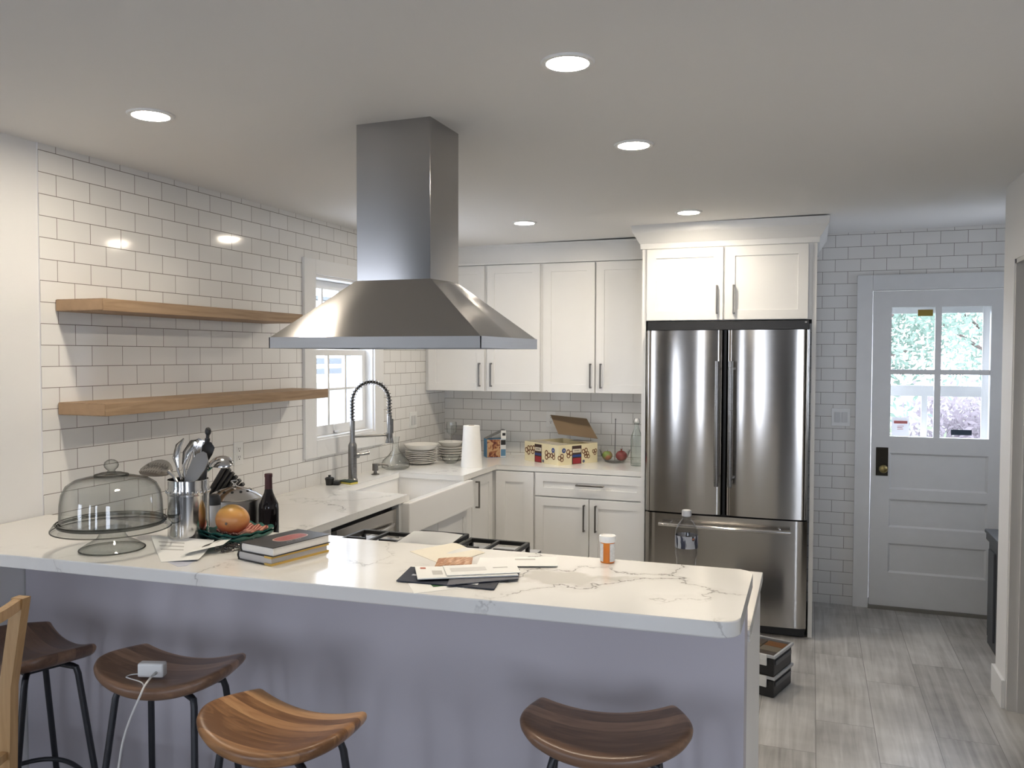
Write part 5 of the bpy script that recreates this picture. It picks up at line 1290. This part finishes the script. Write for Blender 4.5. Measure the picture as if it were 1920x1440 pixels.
bm = B(); lathe(bm, [(0, 0.002), (0.075, 0.0), (0.100, 0.012), (0.122, 0.040), (0.124, 0.043), (0.119, 0.042), (0.096, 0.016), (0.072, 0.006), (0, 0.006)], n=60)
o = tag(obj('serving_bowl', bm, M['china']), 'shallow white serving bowl on top of the left plate stack', 'bowl'); o.location = L0+Vector((0.004, 0, 0.0122*6+0.0215))
R0 = Vector((0.262, 5.500, LZ)); pr0 = None
for k in range(5):
    lab = 'white soup plate, number %s from the bottom of the right plate stack' % ['one', 'two', 'three', 'four', 'five'][k]
    if pr0 is None: pr0 = obj('soup_plate', plate_bm(0.098, 0.024, 0.0), M['china']); o = pr0
    else: o = pr0.copy(); scene.collection.objects.link(o)
    tag(o, lab, 'plate', 'plates in the right stack'); o.location = R0+Vector((0, 0, 0.018*k)); o.rotation_euler = (0, 0, k)
o = single('side_bowl', plate_bm(0.092, 0.034), M['china'], 'white bowl on top of the right plate stack', 'bowl'); o.location = R0+Vector((0, 0, 0.018*4+0.0262))
# clear items on and beside the plates
bm = B(); gz = R0.z+0.018*4+0.0262+0.008
lathe(bm, [(0, 0.002), (0.028, 0.0), (0.028, 0.003), (0.006, 0.010), (0.005, 0.060), (0.012, 0.075), (0.034, 0.095), (0.038, 0.140), (0.034, 0.170), (0.0335, 0.170), (0.037, 0.140), (0.033, 0.097), (0, 0.078)], n=40)
o = tag(obj('wine_glass', bm, M['glass'], ang=60), 'clear stemmed glass standing on the right plate stack', 'glass'); o.location = (R0.x+0.010, R0.y-0.010, gz)
t = thing('plastic_package', 'clear plastic package with grey print standing in the corner behind the plates', 'package', (0.205, 5.800, LZ))
bm = B(); box(bm, 0.140, 0.270, 5.770, 5.830, LZ+0.0005, LZ+0.222, 0.006); obj('wrap', bm, thin_glass('cloudy_plastic', (0.80, 0.80, 0.80), (0.5, 0.5, 0.5), 1.4), t)
bm = B(); box(bm, 0.150, 0.260, 5.785, 5.815, LZ+0.004, LZ+0.150); obj('insert', bm, pbr('grey_insert', (0.36, 0.36, 0.37), 0.6, var=0.3, scale=26), t)
def gbowl(label, loc, r, h):
    b = B(); lathe(b, [(0, 0.002), (r*0.5, 0.0), (r*0.62, 0.004), (r*0.86, h*0.5), (r, h), (r*0.98, h), (r*0.83, h*0.5), (r*0.58, 0.007), (0, 0.005)], n=44)
    o = tag(obj('glass_bowl', b, M['glass'], ang=60), label, 'glass bowl'); o.location = loc
gbowl('small clear glass bowl in front of the right plate stack', (0.330, 5.345, LZ), 0.068, 0.055)
gbowl('tall clear glass bowl behind the paper towel roll', (0.330, 5.720, LZ), 0.065, 0.110)
gbowl('low clear glass bowl left of the paper towel roll', (0.420, 5.480, LZ), 0.050, 0.045)

# paper towel roll
p = Vector((0.540, 5.215, LZ))
t = thing('paper_towel', 'white paper towel roll standing at the inner corner of the counter', 'paper towel', tuple(p))
bm = B(); lathe(bm, [(0.020, 0.0), (0.071, 0.0), (0.0715, 0.004), (0.056, 0.262), (0.056, 0.276), (0.0545, 0.279), (0.020, 0.279), (0.020, 0.0)], n=48, wav=lambda a, k: (0.03*max(0, math.cos(a-0.1))**3 if k in (1, 2) else 0)); obj('roll', bm, M['towel'], t, world=False)
bm = B(); tube(bm, [(0, 0, 0.002), (0, 0, 0.281)], 0.0195, 20); obj('core', bm, C('cardboard_tube', (0.38, 0.32, 0.26), 0.8), t, world=False)

# blue picture carton (kept plain where its picture is unreadable)
t = thing('snack_box', 'small blue and tan carton with an open lid right of the paper towel', 'box', (0.485, 5.800, LZ), 0.58)
bm = B(); box(bm, -0.072, 0.072, -0.055, 0.055, 0, 0.135); obj('carton', bm, C('carton_blue', (0.08, 0.28, 0.50), 0.45), t, world=False)
def picmat():
    m, nt, p = new_mat('carton_picture'); tc = N(nt, 'ShaderNodeTexCoord'); vo = N(nt, 'ShaderNodeTexNoise'); vo.inputs['Scale'].default_value = 26; vo.inputs['Detail'].default_value = 1; vo.inputs['Distortion'].default_value = 1.2
    nt.links.new(tc.outputs['Object'], vo.inputs['Vector']); cr = N(nt, 'ShaderNodeValToRGB'); cr.color_ramp.elements[0].position = 0.36; cr.color_ramp.elements[0].color = (0.11, 0.02, 0.012, 1); cr.color_ramp.elements[1].position = 0.58; cr.color_ramp.elements[1].color = (0.50, 0.31, 0.16, 1)
    e = cr.color_ramp.elements.new(0.46); e.color = (0.34, 0.14, 0.06, 1)
    nt.links.new(vo.outputs['Fac'], cr.inputs['Fac']); nt.links.new(cr.outputs[0], p.inputs['Base Color']); p.inputs['Roughness'].default_value = 0.4; return m
bm = B(); box(bm, -0.070, 0.030, -0.0556, -0.0551, 0.002, 0.133); obj('picture_panel', bm, picmat(), t, world=False, label='tan and brown picture panel')
bm = B(); box(bm, 0.034, 0.070, -0.0556, -0.0551, 0.010, 0.060); obj('blue_strip', bm, C('strip_blue', (0.10, 0.22, 0.34), 0.4), t, world=False)
bm = B(); box(bm, 0.034, 0.070, -0.0556, -0.0551, 0.092, 0.128); obj('black_square', bm, M['black'], t, world=False, label='black printed square')
bm = B(); box(bm, 0.030, 0.072, -0.0554, -0.0551, 0.002, 0.1335); obj('white_panel', bm, C('carton_white', (0.62, 0.64, 0.65), 0.45), t, world=False)
bm = B(); a_ = [(-0.070, -0.05, 0.136), (0.070, -0.05, 0.200), (0.070, 0.05, 0.200), (-0.070, 0.05, 0.136)]
f0 = [bm.verts.new(q) for q in a_]; f1 = [bm.verts.new((q[0], q[1], q[2]+0.0015)) for q in a_]
bm.faces.new(f0); bm.faces.new(f1)
for i in range(4): bm.faces.new((f0[i], f0[(i+1) % 4], f1[(i+1) % 4], f1[i]))
obj('lid', bm, C('carton_grey', (0.20, 0.20, 0.20), 0.6), t, world=False)
bm = B(); box(bm, 0.0705, 0.0725, -0.055, 0.05, 0.136, 0.203); box(bm, 0.035, 0.072, -0.056, -0.0545, 0.136, 0.198); lf = obj('lid_flap', bm, M['paper'], t, world=False)
bm = B(); box(bm, 0.045, 0.068, -0.0572, -0.0562, 0.160, 0.180); obj('lid_mark', bm, M['black'], lf, world=False)

# pretzel carton
pc0 = Vector((1.075, 5.470, LZ)); rot = math.atan2(0.24, 0.187)
# local frame: corner at origin, x along the right face, y along the left face
a_dir = (at(1120, 862, Y=5.760)-pc0); a_dir.z = 0; wR = a_dir.length; a_dir.normalize(); b_dir = Vector((-a_dir.y, a_dir.x, 0)); wL = 0.385
rot = math.atan2(a_dir.y, a_dir.x); hB = 0.138
ctr = pc0 + a_dir*wR/2 + b_dir*wL/2
t = thing('pretzel_carton', 'cream pretzel carton with brown pretzels and open brown flap on the back counter', 'box', (ctr.x, ctr.y, LZ), rot)
CREAM = C('carton_cream', (0.76, 0.68, 0.45), 0.5, var=0.08, scale=14); KRAFT = C('kraft', (0.17, 0.115, 0.065), 0.8)
X0, X1, Y0_, Y1_ = -wR/2, wR/2, -wL/2, wL/2; tk = 0.003
bm = B(); box(bm, X0, X1, Y0_, Y0_+tk, 0, hB); box(bm, X0, X1, Y1_-tk, Y1_, 0, hB); box(bm, X0, X0+tk, Y0_+tk, Y1_-tk, 0, hB); box(bm, X1-tk, X1, Y0_+tk, Y1_-tk, 0, hB); box(bm, X0+tk, X1-tk, Y0_+tk, Y1_-tk, 0, tk)
obj('carton', bm, CREAM, t, world=False)
bm = B(); box(bm, X0, X0+0.11, Y0_+0.01, Y1_, hB+0.0005, hB+0.003); box(bm, X1-0.075, X1, Y0_, Y0_+0.22, hB+0.001, hB+0.0035)
obj('top_flap', bm, pbr('flap_print', (0.42, 0.38, 0.30), 0.6, var=0.5, scale=30), t, world=False)
# raised kraft flap hinged on the far edge
q = [at(1083, 812, Y=5.80), at(1120, 820, Y=5.78), at(1101, 785, Y=5.87), at(1034, 778, Y=5.90)]
inv = (Matrix.Translation(t.location) @ Matrix.Rotation(rot, 4, 'Z')).inverted()
q = [Vector((X1-0.10+0.0, Y1_, hB)), Vector((X1, Y0_+0.01, hB))]
g0 = inv @ at(1047, 814, Y=5.72); g1 = inv @ at(1121, 823, Y=5.765); g2 = inv @ at(1100, 785, Y=5.86); g3 = inv @ at(1032, 778, Y=5.80)
bm = B(); nrm = (g1-g0).cross(g3-g0).normalized()*0.0018
f0 = [bm.verts.new(p) for p in (g0, g1, g2, g3)]; f1 = [bm.verts.new(p+nrm) for p in (g0, g1, g2, g3)]
bm.faces.new(f0); bm.faces.new(f1)
for i in range(4): bm.faces.new((f0[i], f0[(i+1) % 4], f1[(i+1) % 4], f1[i]))
obj('raised_flap', bm, KRAFT, t, world=False, label='raised brown cardboard flap')
# printed faces
faceR = Matrix.Translation((0, Y0_-0.0004, 0)) @ Matrix.Rotation(PI/2, 4, 'X')              # u = local x, v = z
faceL = Matrix.Translation((X0-0.0004, 0, 0)) @ Matrix.Rotation(-PI/2, 4, 'Z') @ Matrix.Rotation(PI/2, 4, 'X')   # u = -local y
PRET = C('pretzel_brown', (0.15, 0.055, 0.02), 0.5); PBAG = C('bag_brown', (0.045, 0.022, 0.018), 0.4); PBLUE = C('badge_blue', (0.025, 0.06, 0.22), 0.4); PRED = C('panel_red', (0.30, 0.02, 0.03), 0.4); PTXT = C('print_cream', (0.66, 0.60, 0.48), 0.5)
def pretzel(F, u, v, s, a0):
    """one printed pretzel: three flat loops joined into a single outline"""
    bm = B(); m_ = mark(bm)
    for cx_, cy_, ra_, rb_ in ((-0.46, 0.30, 0.50, 0.58), (0.46, 0.30, 0.50, 0.58), (0.0, -0.50, 0.52, 0.48)):
        n = 28; L = []
        for k in range(n):
            a = 2*PI*k/n; L.append([bm.verts.new((s*(cx_+ra_*f*math.cos(a)), s*(cy_+rb_*f*math.sin(a)), dz)) for f, dz in ((0.60, 0.0003), (1.0, 0.0003), (1.0, 0.0009), (0.60, 0.0009))])
        for k in range(n):
            p, q = L[k], L[(k+1) % n]
            for e in range(4): bm.faces.new((p[e], p[(e+1) % 4], q[(e+1) % 4], q[e]))
    xf(bm, m_, F @ Matrix.Translation((u, v, 0)) @ Matrix.Rotation(a0, 4, 'Z'))
    obj('pretzel_print', bm, PRET, t, world=False)
def fbox(bm, F, u0, u1, v0, v1, d0, d1):
    m_ = mark(bm); box(bm, u0, u1, v0, v1, d0, d1); xf(bm, m_, F)
def fdisc(bm, F, u, v, r, d0, d1):
    m_ = mark(bm); lathe(bm, [(0, d0), (r, d0), (r, d1), (0, d1)], (u, v, 0), 28); xf(bm, m_, F)
for F, W, prs, ub, badge, name in ((faceL, wL, [(-0.136, 0.075, 0.026, 0.5), (-0.088, 0.085, 0.026, 0.1), (0.062, 0.060, 0.026, -0.5), (0.120, 0.062, 0.023, 0.6)], -0.030, 0.122, 'left_print'),
                                   (faceR, wR, [(-0.130, 0.050, 0.022, 0.5), (-0.070, 0.075, 0.024, -0.4), (0.052, 0.080, 0.022, 0.3), (0.070, 0.055, 0.021, 0.9), (0.128, 0.075, 0.018, 0.2)], -0.012, -0.110, 'right_print')):
    k = W/0.345 if W > 0.36 else W/0.30
    for u, v, s, a0 in prs: pretzel(F, u*k, min(v, 0.085), s*1.3, a0)
    w2 = 0.036*k
    bm = B(); fbox(bm, F, ub*k-w2, ub*k+w2, 0.001, 0.128, 0.0002, 0.0008); pb = obj('bag_print', bm, PBAG, t, world=False)
    bm = B(); fbox(bm, F, ub*k-w2*0.9, ub*k+w2*0.9, 0.050, 0.066, 0.001, 0.0014); obj('blue_band', bm, PBLUE, pb, world=False)
    bm = B(); fbox(bm, F, ub*k-w2*0.85, ub*k+w2*0.85, 0.004, 0.042, 0.001, 0.0014); obj('red_panel', bm, PRED, pb, world=False)
    bm = B(); fbox(bm, F, ub*k-w2*0.88, ub*k+w2*0.88, 0.080, 0.106, 0.001, 0.0014); obj('name_plate', bm, PTXT, pb, world=False)
    lettering('name_lettering', "SNYDER'S", 0.0115, PBAG, pb, F @ Matrix.Translation((ub*k, 0.093, 0.0019)), 0.0003, 0.8*k)
    bm = B(); fdisc(bm, F, badge*k, 0.100, 0.017, 0.0009, 0.0014); bd = obj('blue_badge', bm, PBLUE, t, world=False)
    lettering('badge_number', '36', 0.016, PTXT, bd, F @ Matrix.Translation((badge*k, 0.100, 0.0019)), 0.0003, 0.9)
    bm = B(); fdisc(bm, F, (ub+0.052)*k, 0.016, 0.011, 0.0015, 0.0018); obj('grey_seal', bm, C('seal_grey', (0.12, 0.14, 0.20), 0.4), t, world=False)

# glass fruit bowl with a steel rod
p = Vector((1.392, 5.800, LZ))
t = thing('fruit_bowl', 'clear glass fruit bowl with a tall steel centre rod on the back counter', 'bowl', tuple(p))
bm = B(); lathe(bm, [(0, 0.003), (0.055, 0.0), (0.070, 0.006), (0.095, 0.045), (0.108, 0.085), (0.110, 0.088), (0.106, 0.086), (0.092, 0.046), (0.066, 0.010), (0, 0.007)], n=56); obj('glass', bm, M['glass'], t, world=False, ang=60)
bm = B(); tube(bm, [(0, 0, 0.0075), (0.002, 0, 0.15), (0.004, 0, 0.300)], 0.0032, 10); lathe(bm, [(0, 0.0075), (0.040, 0.0075), (0.040, 0.010), (0, 0.011)], n=32); ell(bm, (0.004, 0, 0.303), (0.005, 0.005, 0.006), 12, 8); obj('rod', bm, M['nickel'], t, world=False)
t2 = thing('apple', 'green and red apple in the glass fruit bowl', 'fruit', (p.x-0.052, p.y-0.010, LZ+0.0125))
def apm(n, c1, c2):
    m, nt, pp = new_mat(n); tc = N(nt, 'ShaderNodeTexCoord'); no = N(nt, 'ShaderNodeTexNoise'); no.inputs['Scale'].default_value = 16; nt.links.new(tc.outputs['Object'], no.inputs['Vector'])
    cr = N(nt, 'ShaderNodeValToRGB'); cr.color_ramp.elements[0].position = 0.42; cr.color_ramp.elements[0].color = rgb(c1); cr.color_ramp.elements[1].position = 0.6; cr.color_ramp.elements[1].color = rgb(c2)
    nt.links.new(no.outputs['Fac'], cr.inputs['Fac']); nt.links.new(cr.outputs[0], pp.inputs['Base Color']); pp.inputs['Roughness'].default_value = 0.25; return m
apf = lambda q: Vector((q.x, q.y, q.z*0.92 - 0.18*max(0, q.z)*math.exp(-8*(q.x*q.x+q.y*q.y))))
bm = B(); ell(bm, (0, 0, 0.034), 0.037, 28, 18, apf); obj('skin', bm, apm('green_apple', (0.20, 0.30, 0.05), (0.42, 0.14, 0.05)), t2, world=False)
bm = B(); tube(bm, [(0, 0, 0.058), (0.003, 0.002, 0.074)], 0.0015, 6); obj('stem', bm, BARK, t2, world=False)
t2 = thing('pomegranate', 'dark red round fruit in the glass fruit bowl', 'fruit', (p.x+0.048, p.y-0.004, LZ+0.0125))
bm = B(); ell(bm, (0, 0, 0.036), (0.041, 0.041, 0.036), 28, 18); obj('skin', bm, apm('red_fruit', (0.20, 0.012, 0.014), (0.30, 0.03, 0.025)), t2, world=False)
bm = B(); lathe(bm, [(0.004, 0.070), (0.006, 0.078), (0.009, 0.083), (0.005, 0.077), (0, 0.072)], n=12); obj('crown', bm, C('crown_red', (0.22, 0.05, 0.03), 0.5), t2, world=False)

# swing-top bottle by the refrigerator
t = thing('swing_top_bottle', 'tall clear green tinted swing-top glass bottle beside the refrigerator', 'bottle', (1.575, 5.655, LZ))
bm = B(); lathe(bm, [(0, 0.006), (0.030, 0.001), (0.038, 0.003), (0.040, 0.012), (0.040, 0.180), (0.037, 0.205), (0.024, 0.238), (0.0165, 0.262), (0.0150, 0.285), (0.0165, 0.288), (0.0165, 0.298), (0.0125, 0.299), (0.0125, 0.262), (0.021, 0.238), (0.0345, 0.205), (0.0375, 0.180), (0.0375, 0.014), (0, 0.010)], n=48); obj('glass', bm, M['glassgreen'], t, world=False, ang=60)
bm = B(); lathe(bm, [(0, 0.3), (0.0125, 0.3), (0.0145, 0.306), (0.0140, 0.318), (0.009, 0.324), (0, 0.325)], n=28); obj('stopper', bm, M['plastic'], t, world=False)
bm = B(); tube(bm, [(-0.019, 0, 0.286), (-0.021, 0, 0.300), (-0.016, 0, 0.322), (0.016, 0, 0.322), (0.021, 0, 0.300), (0.019, 0, 0.286)], 0.0016, 6); tube(bm, [(0.0182*math.cos(q), 0.0182*math.sin(q), 0.286) for q in [2*PI*j/24 for j in range(24)]], 0.0016, 6, closed=True); obj('wire_bail', bm, M['nickel'], t, world=False)

# ================================================================== STOOLS
SZ = 0.754
ctrl = [(-0.172, 0.127), (-0.150, 0.124), (-0.06, 0.119), (0.06, 0.119), (0.150, 0.124), (0.172, 0.127), (0.180, 0.105), (0.196, 0.050), (0.207, -0.005), (0.203, -0.055), (0.170, -0.103), (0.095, -0.132), (0.0, -0.141), (-0.095, -0.132), (-0.170, -0.103), (-0.203, -0.055), (-0.207, -0.005), (-0.196, 0.050), (-0.180, 0.105)]
def chaikin(p, n=3):
    for _ in range(n):
        q = []
        for i in range(len(p)):
            a, b = p[i], p[(i+1) % len(p)]
            q += [(a[0]*0.75+b[0]*0.25, a[1]*0.75+b[1]*0.25), (a[0]*0.25+b[0]*0.75, a[1]*0.25+b[1]*0.75)]
        p = q
    return p
OUT = chaikin(ctrl)
def saddle(x): return 0.040*(abs(x)/0.2)**2.0
def seat_bm():
    bm = B(); rings = []; c = (0.0, 0.01)
    for s, dz in ((0.03, 0), (0.2, 0), (0.4, 0), (0.6, 0), (0.78, 0), (0.90, 0.000), (0.955, -0.002), (0.985, -0.006), (1.0, -0.013), (0.995, -0.022), (0.965, -0.030), (0.91, -0.036), (0.8, -0.039), (0.5, -0.039), (0.2, -0.039), (0.03, -0.039)):
        rings.append([bm.verts.new((c[0]+(x-c[0])*s, c[1]+(y-c[1])*s, SZ+saddle(c[0]+(x-c[0])*s)+dz)) for x, y in OUT])
    n = len(OUT)
    for a, b in zip(rings, rings[1:]):
        for i in range(n): bm.faces.new((a[i], a[(i+1) % n], b[(i+1) % n], b[i]))
    bm.faces.new(rings[0]); bm.faces.new(list(reversed(rings[-1])))
    return bm
seat_meshes = {}
def make_stool(label, wood, x, y, r):
    t = thing('bar_stool', label, 'bar stool', (x, y, 0.0), r, 'wooden seat bar stools at the bar')
    o = obj('seat', seat_bm(), wood, t, world=False, ang=60)
    for sx in (-1, 1):
        for sy, yt, yb in ((-1, -0.062, -0.150), (1, 0.085, 0.165)):
            xt, xb = sx*0.125, sx*0.185
            zt = SZ+saddle(0.125)-0.050
            bm = B(); a = Vector((xt*0.55, yt*0.6+0.004, zt+0.006-0.012)); b = Vector((xt, yt, zt-0.012)); d = Vector((xb, yb, 0.0))
            b2 = b.lerp(d, 0.03); b3 = b.lerp(d, 0.075)
            mid = [a, b+(a-b)*0.25, b+(a-b)*0.06+Vector((0, 0, -0.002)), b2, b3]
            tube(bm, mid+[b.lerp(d, 0.5), d+Vector((0, 0, 0.004))], 0.0095, 12)
            obj('leg', bm, M['legs'], t, world=False)
    bm = B(); f = 0.335; zt = SZ-0.05
    k = 1-f/zt
    bmp = []
    for q in range(40):
        a = 2*PI*q/40; bmp.append((0.166*math.copysign(abs(math.cos(a))**0.8, math.cos(a)), 0.006+0.130*math.copysign(abs(math.sin(a))**0.8, math.sin(a)), f))
    tube(bm, bmp, 0.0075, 10, closed=True); obj('footrest', bm, M['legs'], t, world=False)
    bm = B(); box(bm, -0.085, 0.085, -0.05, 0.07, SZ-0.046, SZ-0.0385); obj('mount_plate', bm, M['legs'], t, world=False)
    return t
make_stool('dark brown saddle seat bar stool at the right end of the bar', M['walnut'], 2.237, 1.954, 0.20)
make_stool('honey brown striped saddle seat bar stool, nearest of the four', M['acacia'], 1.485, 1.702, -0.10)
make_stool('brown saddle seat bar stool with a white charger lying on it', M['walnut'], 0.967, 1.908, 0.10)
make_stool('darkest brown saddle seat bar stool behind the light wooden chair', M['walnutdark'], 0.447, 1.898, -0.35)

# laptop charger on the second stool
cp = at(287, 1256, Z=SZ+0.022)
t = thing('laptop_charger', 'white laptop charger brick with a trailing cable on the bar stool', 'charger', (cp.x, cp.y, SZ+0.004), 0.30)
bm = B(); box(bm, -0.037, 0.037, -0.019, 0.010, 0.002, 0.042, 0.006, 3); obj('brick', bm, M['plastic'], t, world=False)
bm = B(); tube(bm, [(0.018, -0.019, 0.018), (0.018, -0.030, 0.017)], 0.004, 10); obj('cable_plug', bm, C('plug_grey', (0.40, 0.40, 0.40), 0.4), t, world=False)
MW = Matrix.Translation(t.location) @ Matrix.Rotation(0.30, 4, 'Z'); inv = MW.inverted()
s0 = Vector((0.018, -0.030, 0.017))
front = inv @ at(258, 1295, Y=cp.y-0.085)
def wp(x, y, Y): return inv @ at(x, y, Y=Y)
def smooth(pts, n=6):
    out = []
    for i in range(len(pts)-1):
        p0 = Vector(pts[max(i-1, 0)]); p1 = Vector(pts[i]); p2 = Vector(pts[i+1]); p3 = Vector(pts[min(i+2, len(pts)-1)])
        for k in range(n):
            s = k/n; out.append(0.5*((2*p1)+(p2-p0)*s+(2*p0-5*p1+4*p2-p3)*s*s+(3*p1-p0-3*p2+p3)*s**3))
    out.append(Vector(pts[-1])); return out
Yf_ = 1.745
bm = B(); tube(bm, smooth([s0, wp(283, 1270, cp.y-0.045), wp(270, 1288, cp.y-0.085), wp(262, 1306, Yf_), wp(247, 1340, Yf_-0.006), wp(233, 1380, Yf_-0.004), wp(225, 1420, Yf_), wp(221, 1460, Yf_+0.01), wp(222, 1540, Yf_+0.03)]), 0.0030, 8); obj('cable', bm, M['cable'], t, world=False)
bm = B(); tube(bm, smooth([(-0.038, -0.006, 0.008), (-0.060, -0.008, 0.006), (-0.066, -0.022, 0.005), (-0.050, -0.034, 0.006), wp(268, 1282, cp.y-0.070), wp(264, 1304, Yf_+0.004), wp(256, 1318, Yf_)]), 0.0016, 8); obj('thin_cable', bm, M['cable'], t, world=False)

# ================================================================== LIGHT WOODEN CHAIR
ch = Vector((0.66, 1.66, 0)); rz = -1.44
t = thing('dining_chair', 'light beech wooden chair standing at the left edge before the stools', 'chair', (0.40, 1.45, 0.0), rz)
MC = Matrix.Translation(t.location) @ Matrix.Rotation(rz, 4, 'Z'); invc = MC.inverted()
pt = invc @ Vector((0.675, 1.680, 1.0))
# local frame: back posts at y=+, chair faces -y
hw = 0.20; yb_ = pt.y; xp = pt.x+2*hw
for sx, nm in ((1, 'r'), (-1, 'l')):
    x = xp if sx > 0 else xp-2*hw
    bm = B(); w, d = 0.028, 0.038
    sec = [(0.0, yb_-0.010), (0.45, yb_-0.055), (0.75, yb_-0.045), (1.0, yb_)]
    L = [[bm.verts.new((x+dx*w/2, y+dy*d/2, z)) for dx, dy in ((-1, -1), (1, -1), (1, 1), (-1, 1))] for z, y in sec]
    for a, b in zip(L, L[1:]):
        for k in range(4): bm.faces.new((a[k], a[(k+1) % 4], b[(k+1) % 4], b[k]))
    bm.faces.new(L[0]); bm.faces.new(L[-1]); obj('back_post', bm, M['beech'], t, world=False)
    bm = B(); box(bm, x-0.016, x+0.016, yb_-0.46, yb_-0.428, 0, 0.44, 0.002); obj('leg', bm, M['beech'], t, world=False)
xm = xp-hw
def rail(z0, z1, bow, th, y0):
    bm = B(); n = 14; L = []
    for k in range(n+1):
        f = k/n; x = xp-0.012-(2*hw-0.024)*f; y = y0+bow*math.sin(PI*f)
        L.append([bm.verts.new(p) for p in ((x, y-th/2, z0), (x, y+th/2, z0), (x, y+th/2, z1), (x, y-th/2, z1))])
    for a, b in zip(L, L[1:]):
        for k in range(4): bm.faces.new((a[k], a[(k+1) % 4], b[(k+1) % 4], b[k]))
    bm.faces.new(L[0]); bm.faces.new(L[-1]); return bm
obj('top_rail', rail(0.970, 0.998, 0.05, 0.024, yb_-0.001), M['beech'], t, world=False)
obj('lower_rail', rail(0.552, 0.574, 0.03, 0.018, yb_-0.050), M['beech'], t, world=False)
bm = B(); prism(bm, [(xp-0.015, yb_-0.075), (xp+0.02, yb_-0.47), (xm-hw-0.02, yb_-0.47), (xm-hw+0.015, yb_-0.075)], 0.440, 0.462, 0.004); obj('seat', bm, M['beech'], t, world=False)
bm = B(); box(bm, xm-hw+0.016, xm+hw-0.016, yb_-0.450, yb_-0.436, 0.39, 0.4395); obj('apron', bm, M['beech'], t, world=False)

# ================================================================== ON THE FLOOR, BY THE DOOR
def organizer(label, z):
    t = thing('parts_organizer', label, 'storage box', (2.422, 4.368, z), -0.32, 'parts organizers on the floor')
    w, d, h = 0.33, 0.245, 0.105
    bm = B(); box(bm, -w/2, w/2, -d/2, d/2, 0.0005, h-0.018, 0.008); obj('case', bm, M['black'], t, world=False)
    bm = B()
    rg = random.Random(int(z*1000)+3)
    cols = [C('bin_orange', (0.50, 0.20, 0.04), 0.5), C('bin_tan', (0.30, 0.21, 0.12), 0.6), C('bin_brown', (0.20, 0.15, 0.11), 0.6), C('bin_cream', (0.5, 0.42, 0.30), 0.6)]
    k = 0
    for i in range(3):
        for j in range(3):
            bm = B(); box(bm, -w/2+0.012+i*0.103, -w/2+0.108+i*0.103, -d/2+0.012+j*0.075, -d/2+0.082+j*0.075, h-0.0178, h-0.0105); obj('bin', bm, cols[(i*2+j+int(z*20)) % 4], t, world=False)
    bm = B(); box(bm, -w/2-0.006, w/2+0.006, -d/2-0.006, d/2+0.006, h-0.0100, h, 0.004); obj('lid', bm, thin_glass('lid_plastic_%d' % int(z*1000), (0.80, 0.80, 0.80), (0.5, 0.5, 0.5), 1.5), t, world=False)
    bm = B(); a, b = w/2+0.008, d/2+0.008
    box(bm, -a, a, -b, -b+0.012, h-0.014, h+0.0005, 0.003); box(bm, -a, a, b-0.012, b, h-0.014, h+0.0005, 0.003)
    box(bm, -a, -a+0.012, -b+0.012, b-0.012, h-0.014, h+0.0005, 0.002); box(bm, a-0.012, a, -b+0.012, b-0.012, h-0.014, h+0.0005, 0.002)
    obj('lid_rim', bm, C('clear_grey', (0.42, 0.43, 0.44), 0.25), t, world=False)
    for sx in (-0.09, 0.112):
        bm = B(); box(bm, sx-0.022, sx+0.022, -d/2-0.016, -d/2-0.0065, h-0.052, h+0.003, 0.003); box(bm, sx-0.017, sx+0.017, -d/2-0.0185, -d/2-0.0162, h-0.034, h-0.020); obj('latch', bm, C('latch_grey', (0.62, 0.62, 0.60), 0.3), t, world=False)
    bm = B(); box(bm, w/2-0.001, w/2+0.006, -d/2+0.02, d/2-0.02, h-0.052, h-0.030, 0.002); obj('side_grip', bm, C('grip_grey', (0.10, 0.10, 0.105), 0.5), t, world=False)
organizer('black parts organizer with clear lid, lower of the two by the refrigerator', 0.0)
organizer('black parts organizer with orange bins under its lid, upper of the two', 0.1055)

t = thing('storage_chest', 'low dark grey chest with an overhanging lid behind the right wall end', 'chest', (3.92, 5.18, 0.0))
bm = B(); box(bm, 3.672, 4.20, 4.90, 5.46, 0.0005, 0.600, 0.004); obj('body', bm, M['dark'], t)
bm = B(); box(bm, 3.658, 4.21, 4.885, 5.475, 0.601, 0.640, 0.005); box(bm, 3.650, 4.215, 4.88, 5.48, 0.6405, 0.662, 0.006); obj('lid', bm, M['dark'], t)
bm = B(); box(bm, 3.660, 3.6715, 4.95, 5.10, 0.06, 0.56, 0.002); box(bm, 3.660, 3.6715, 5.26, 5.41, 0.06, 0.56, 0.002); obj('front_panel', bm, M['dark'], t)
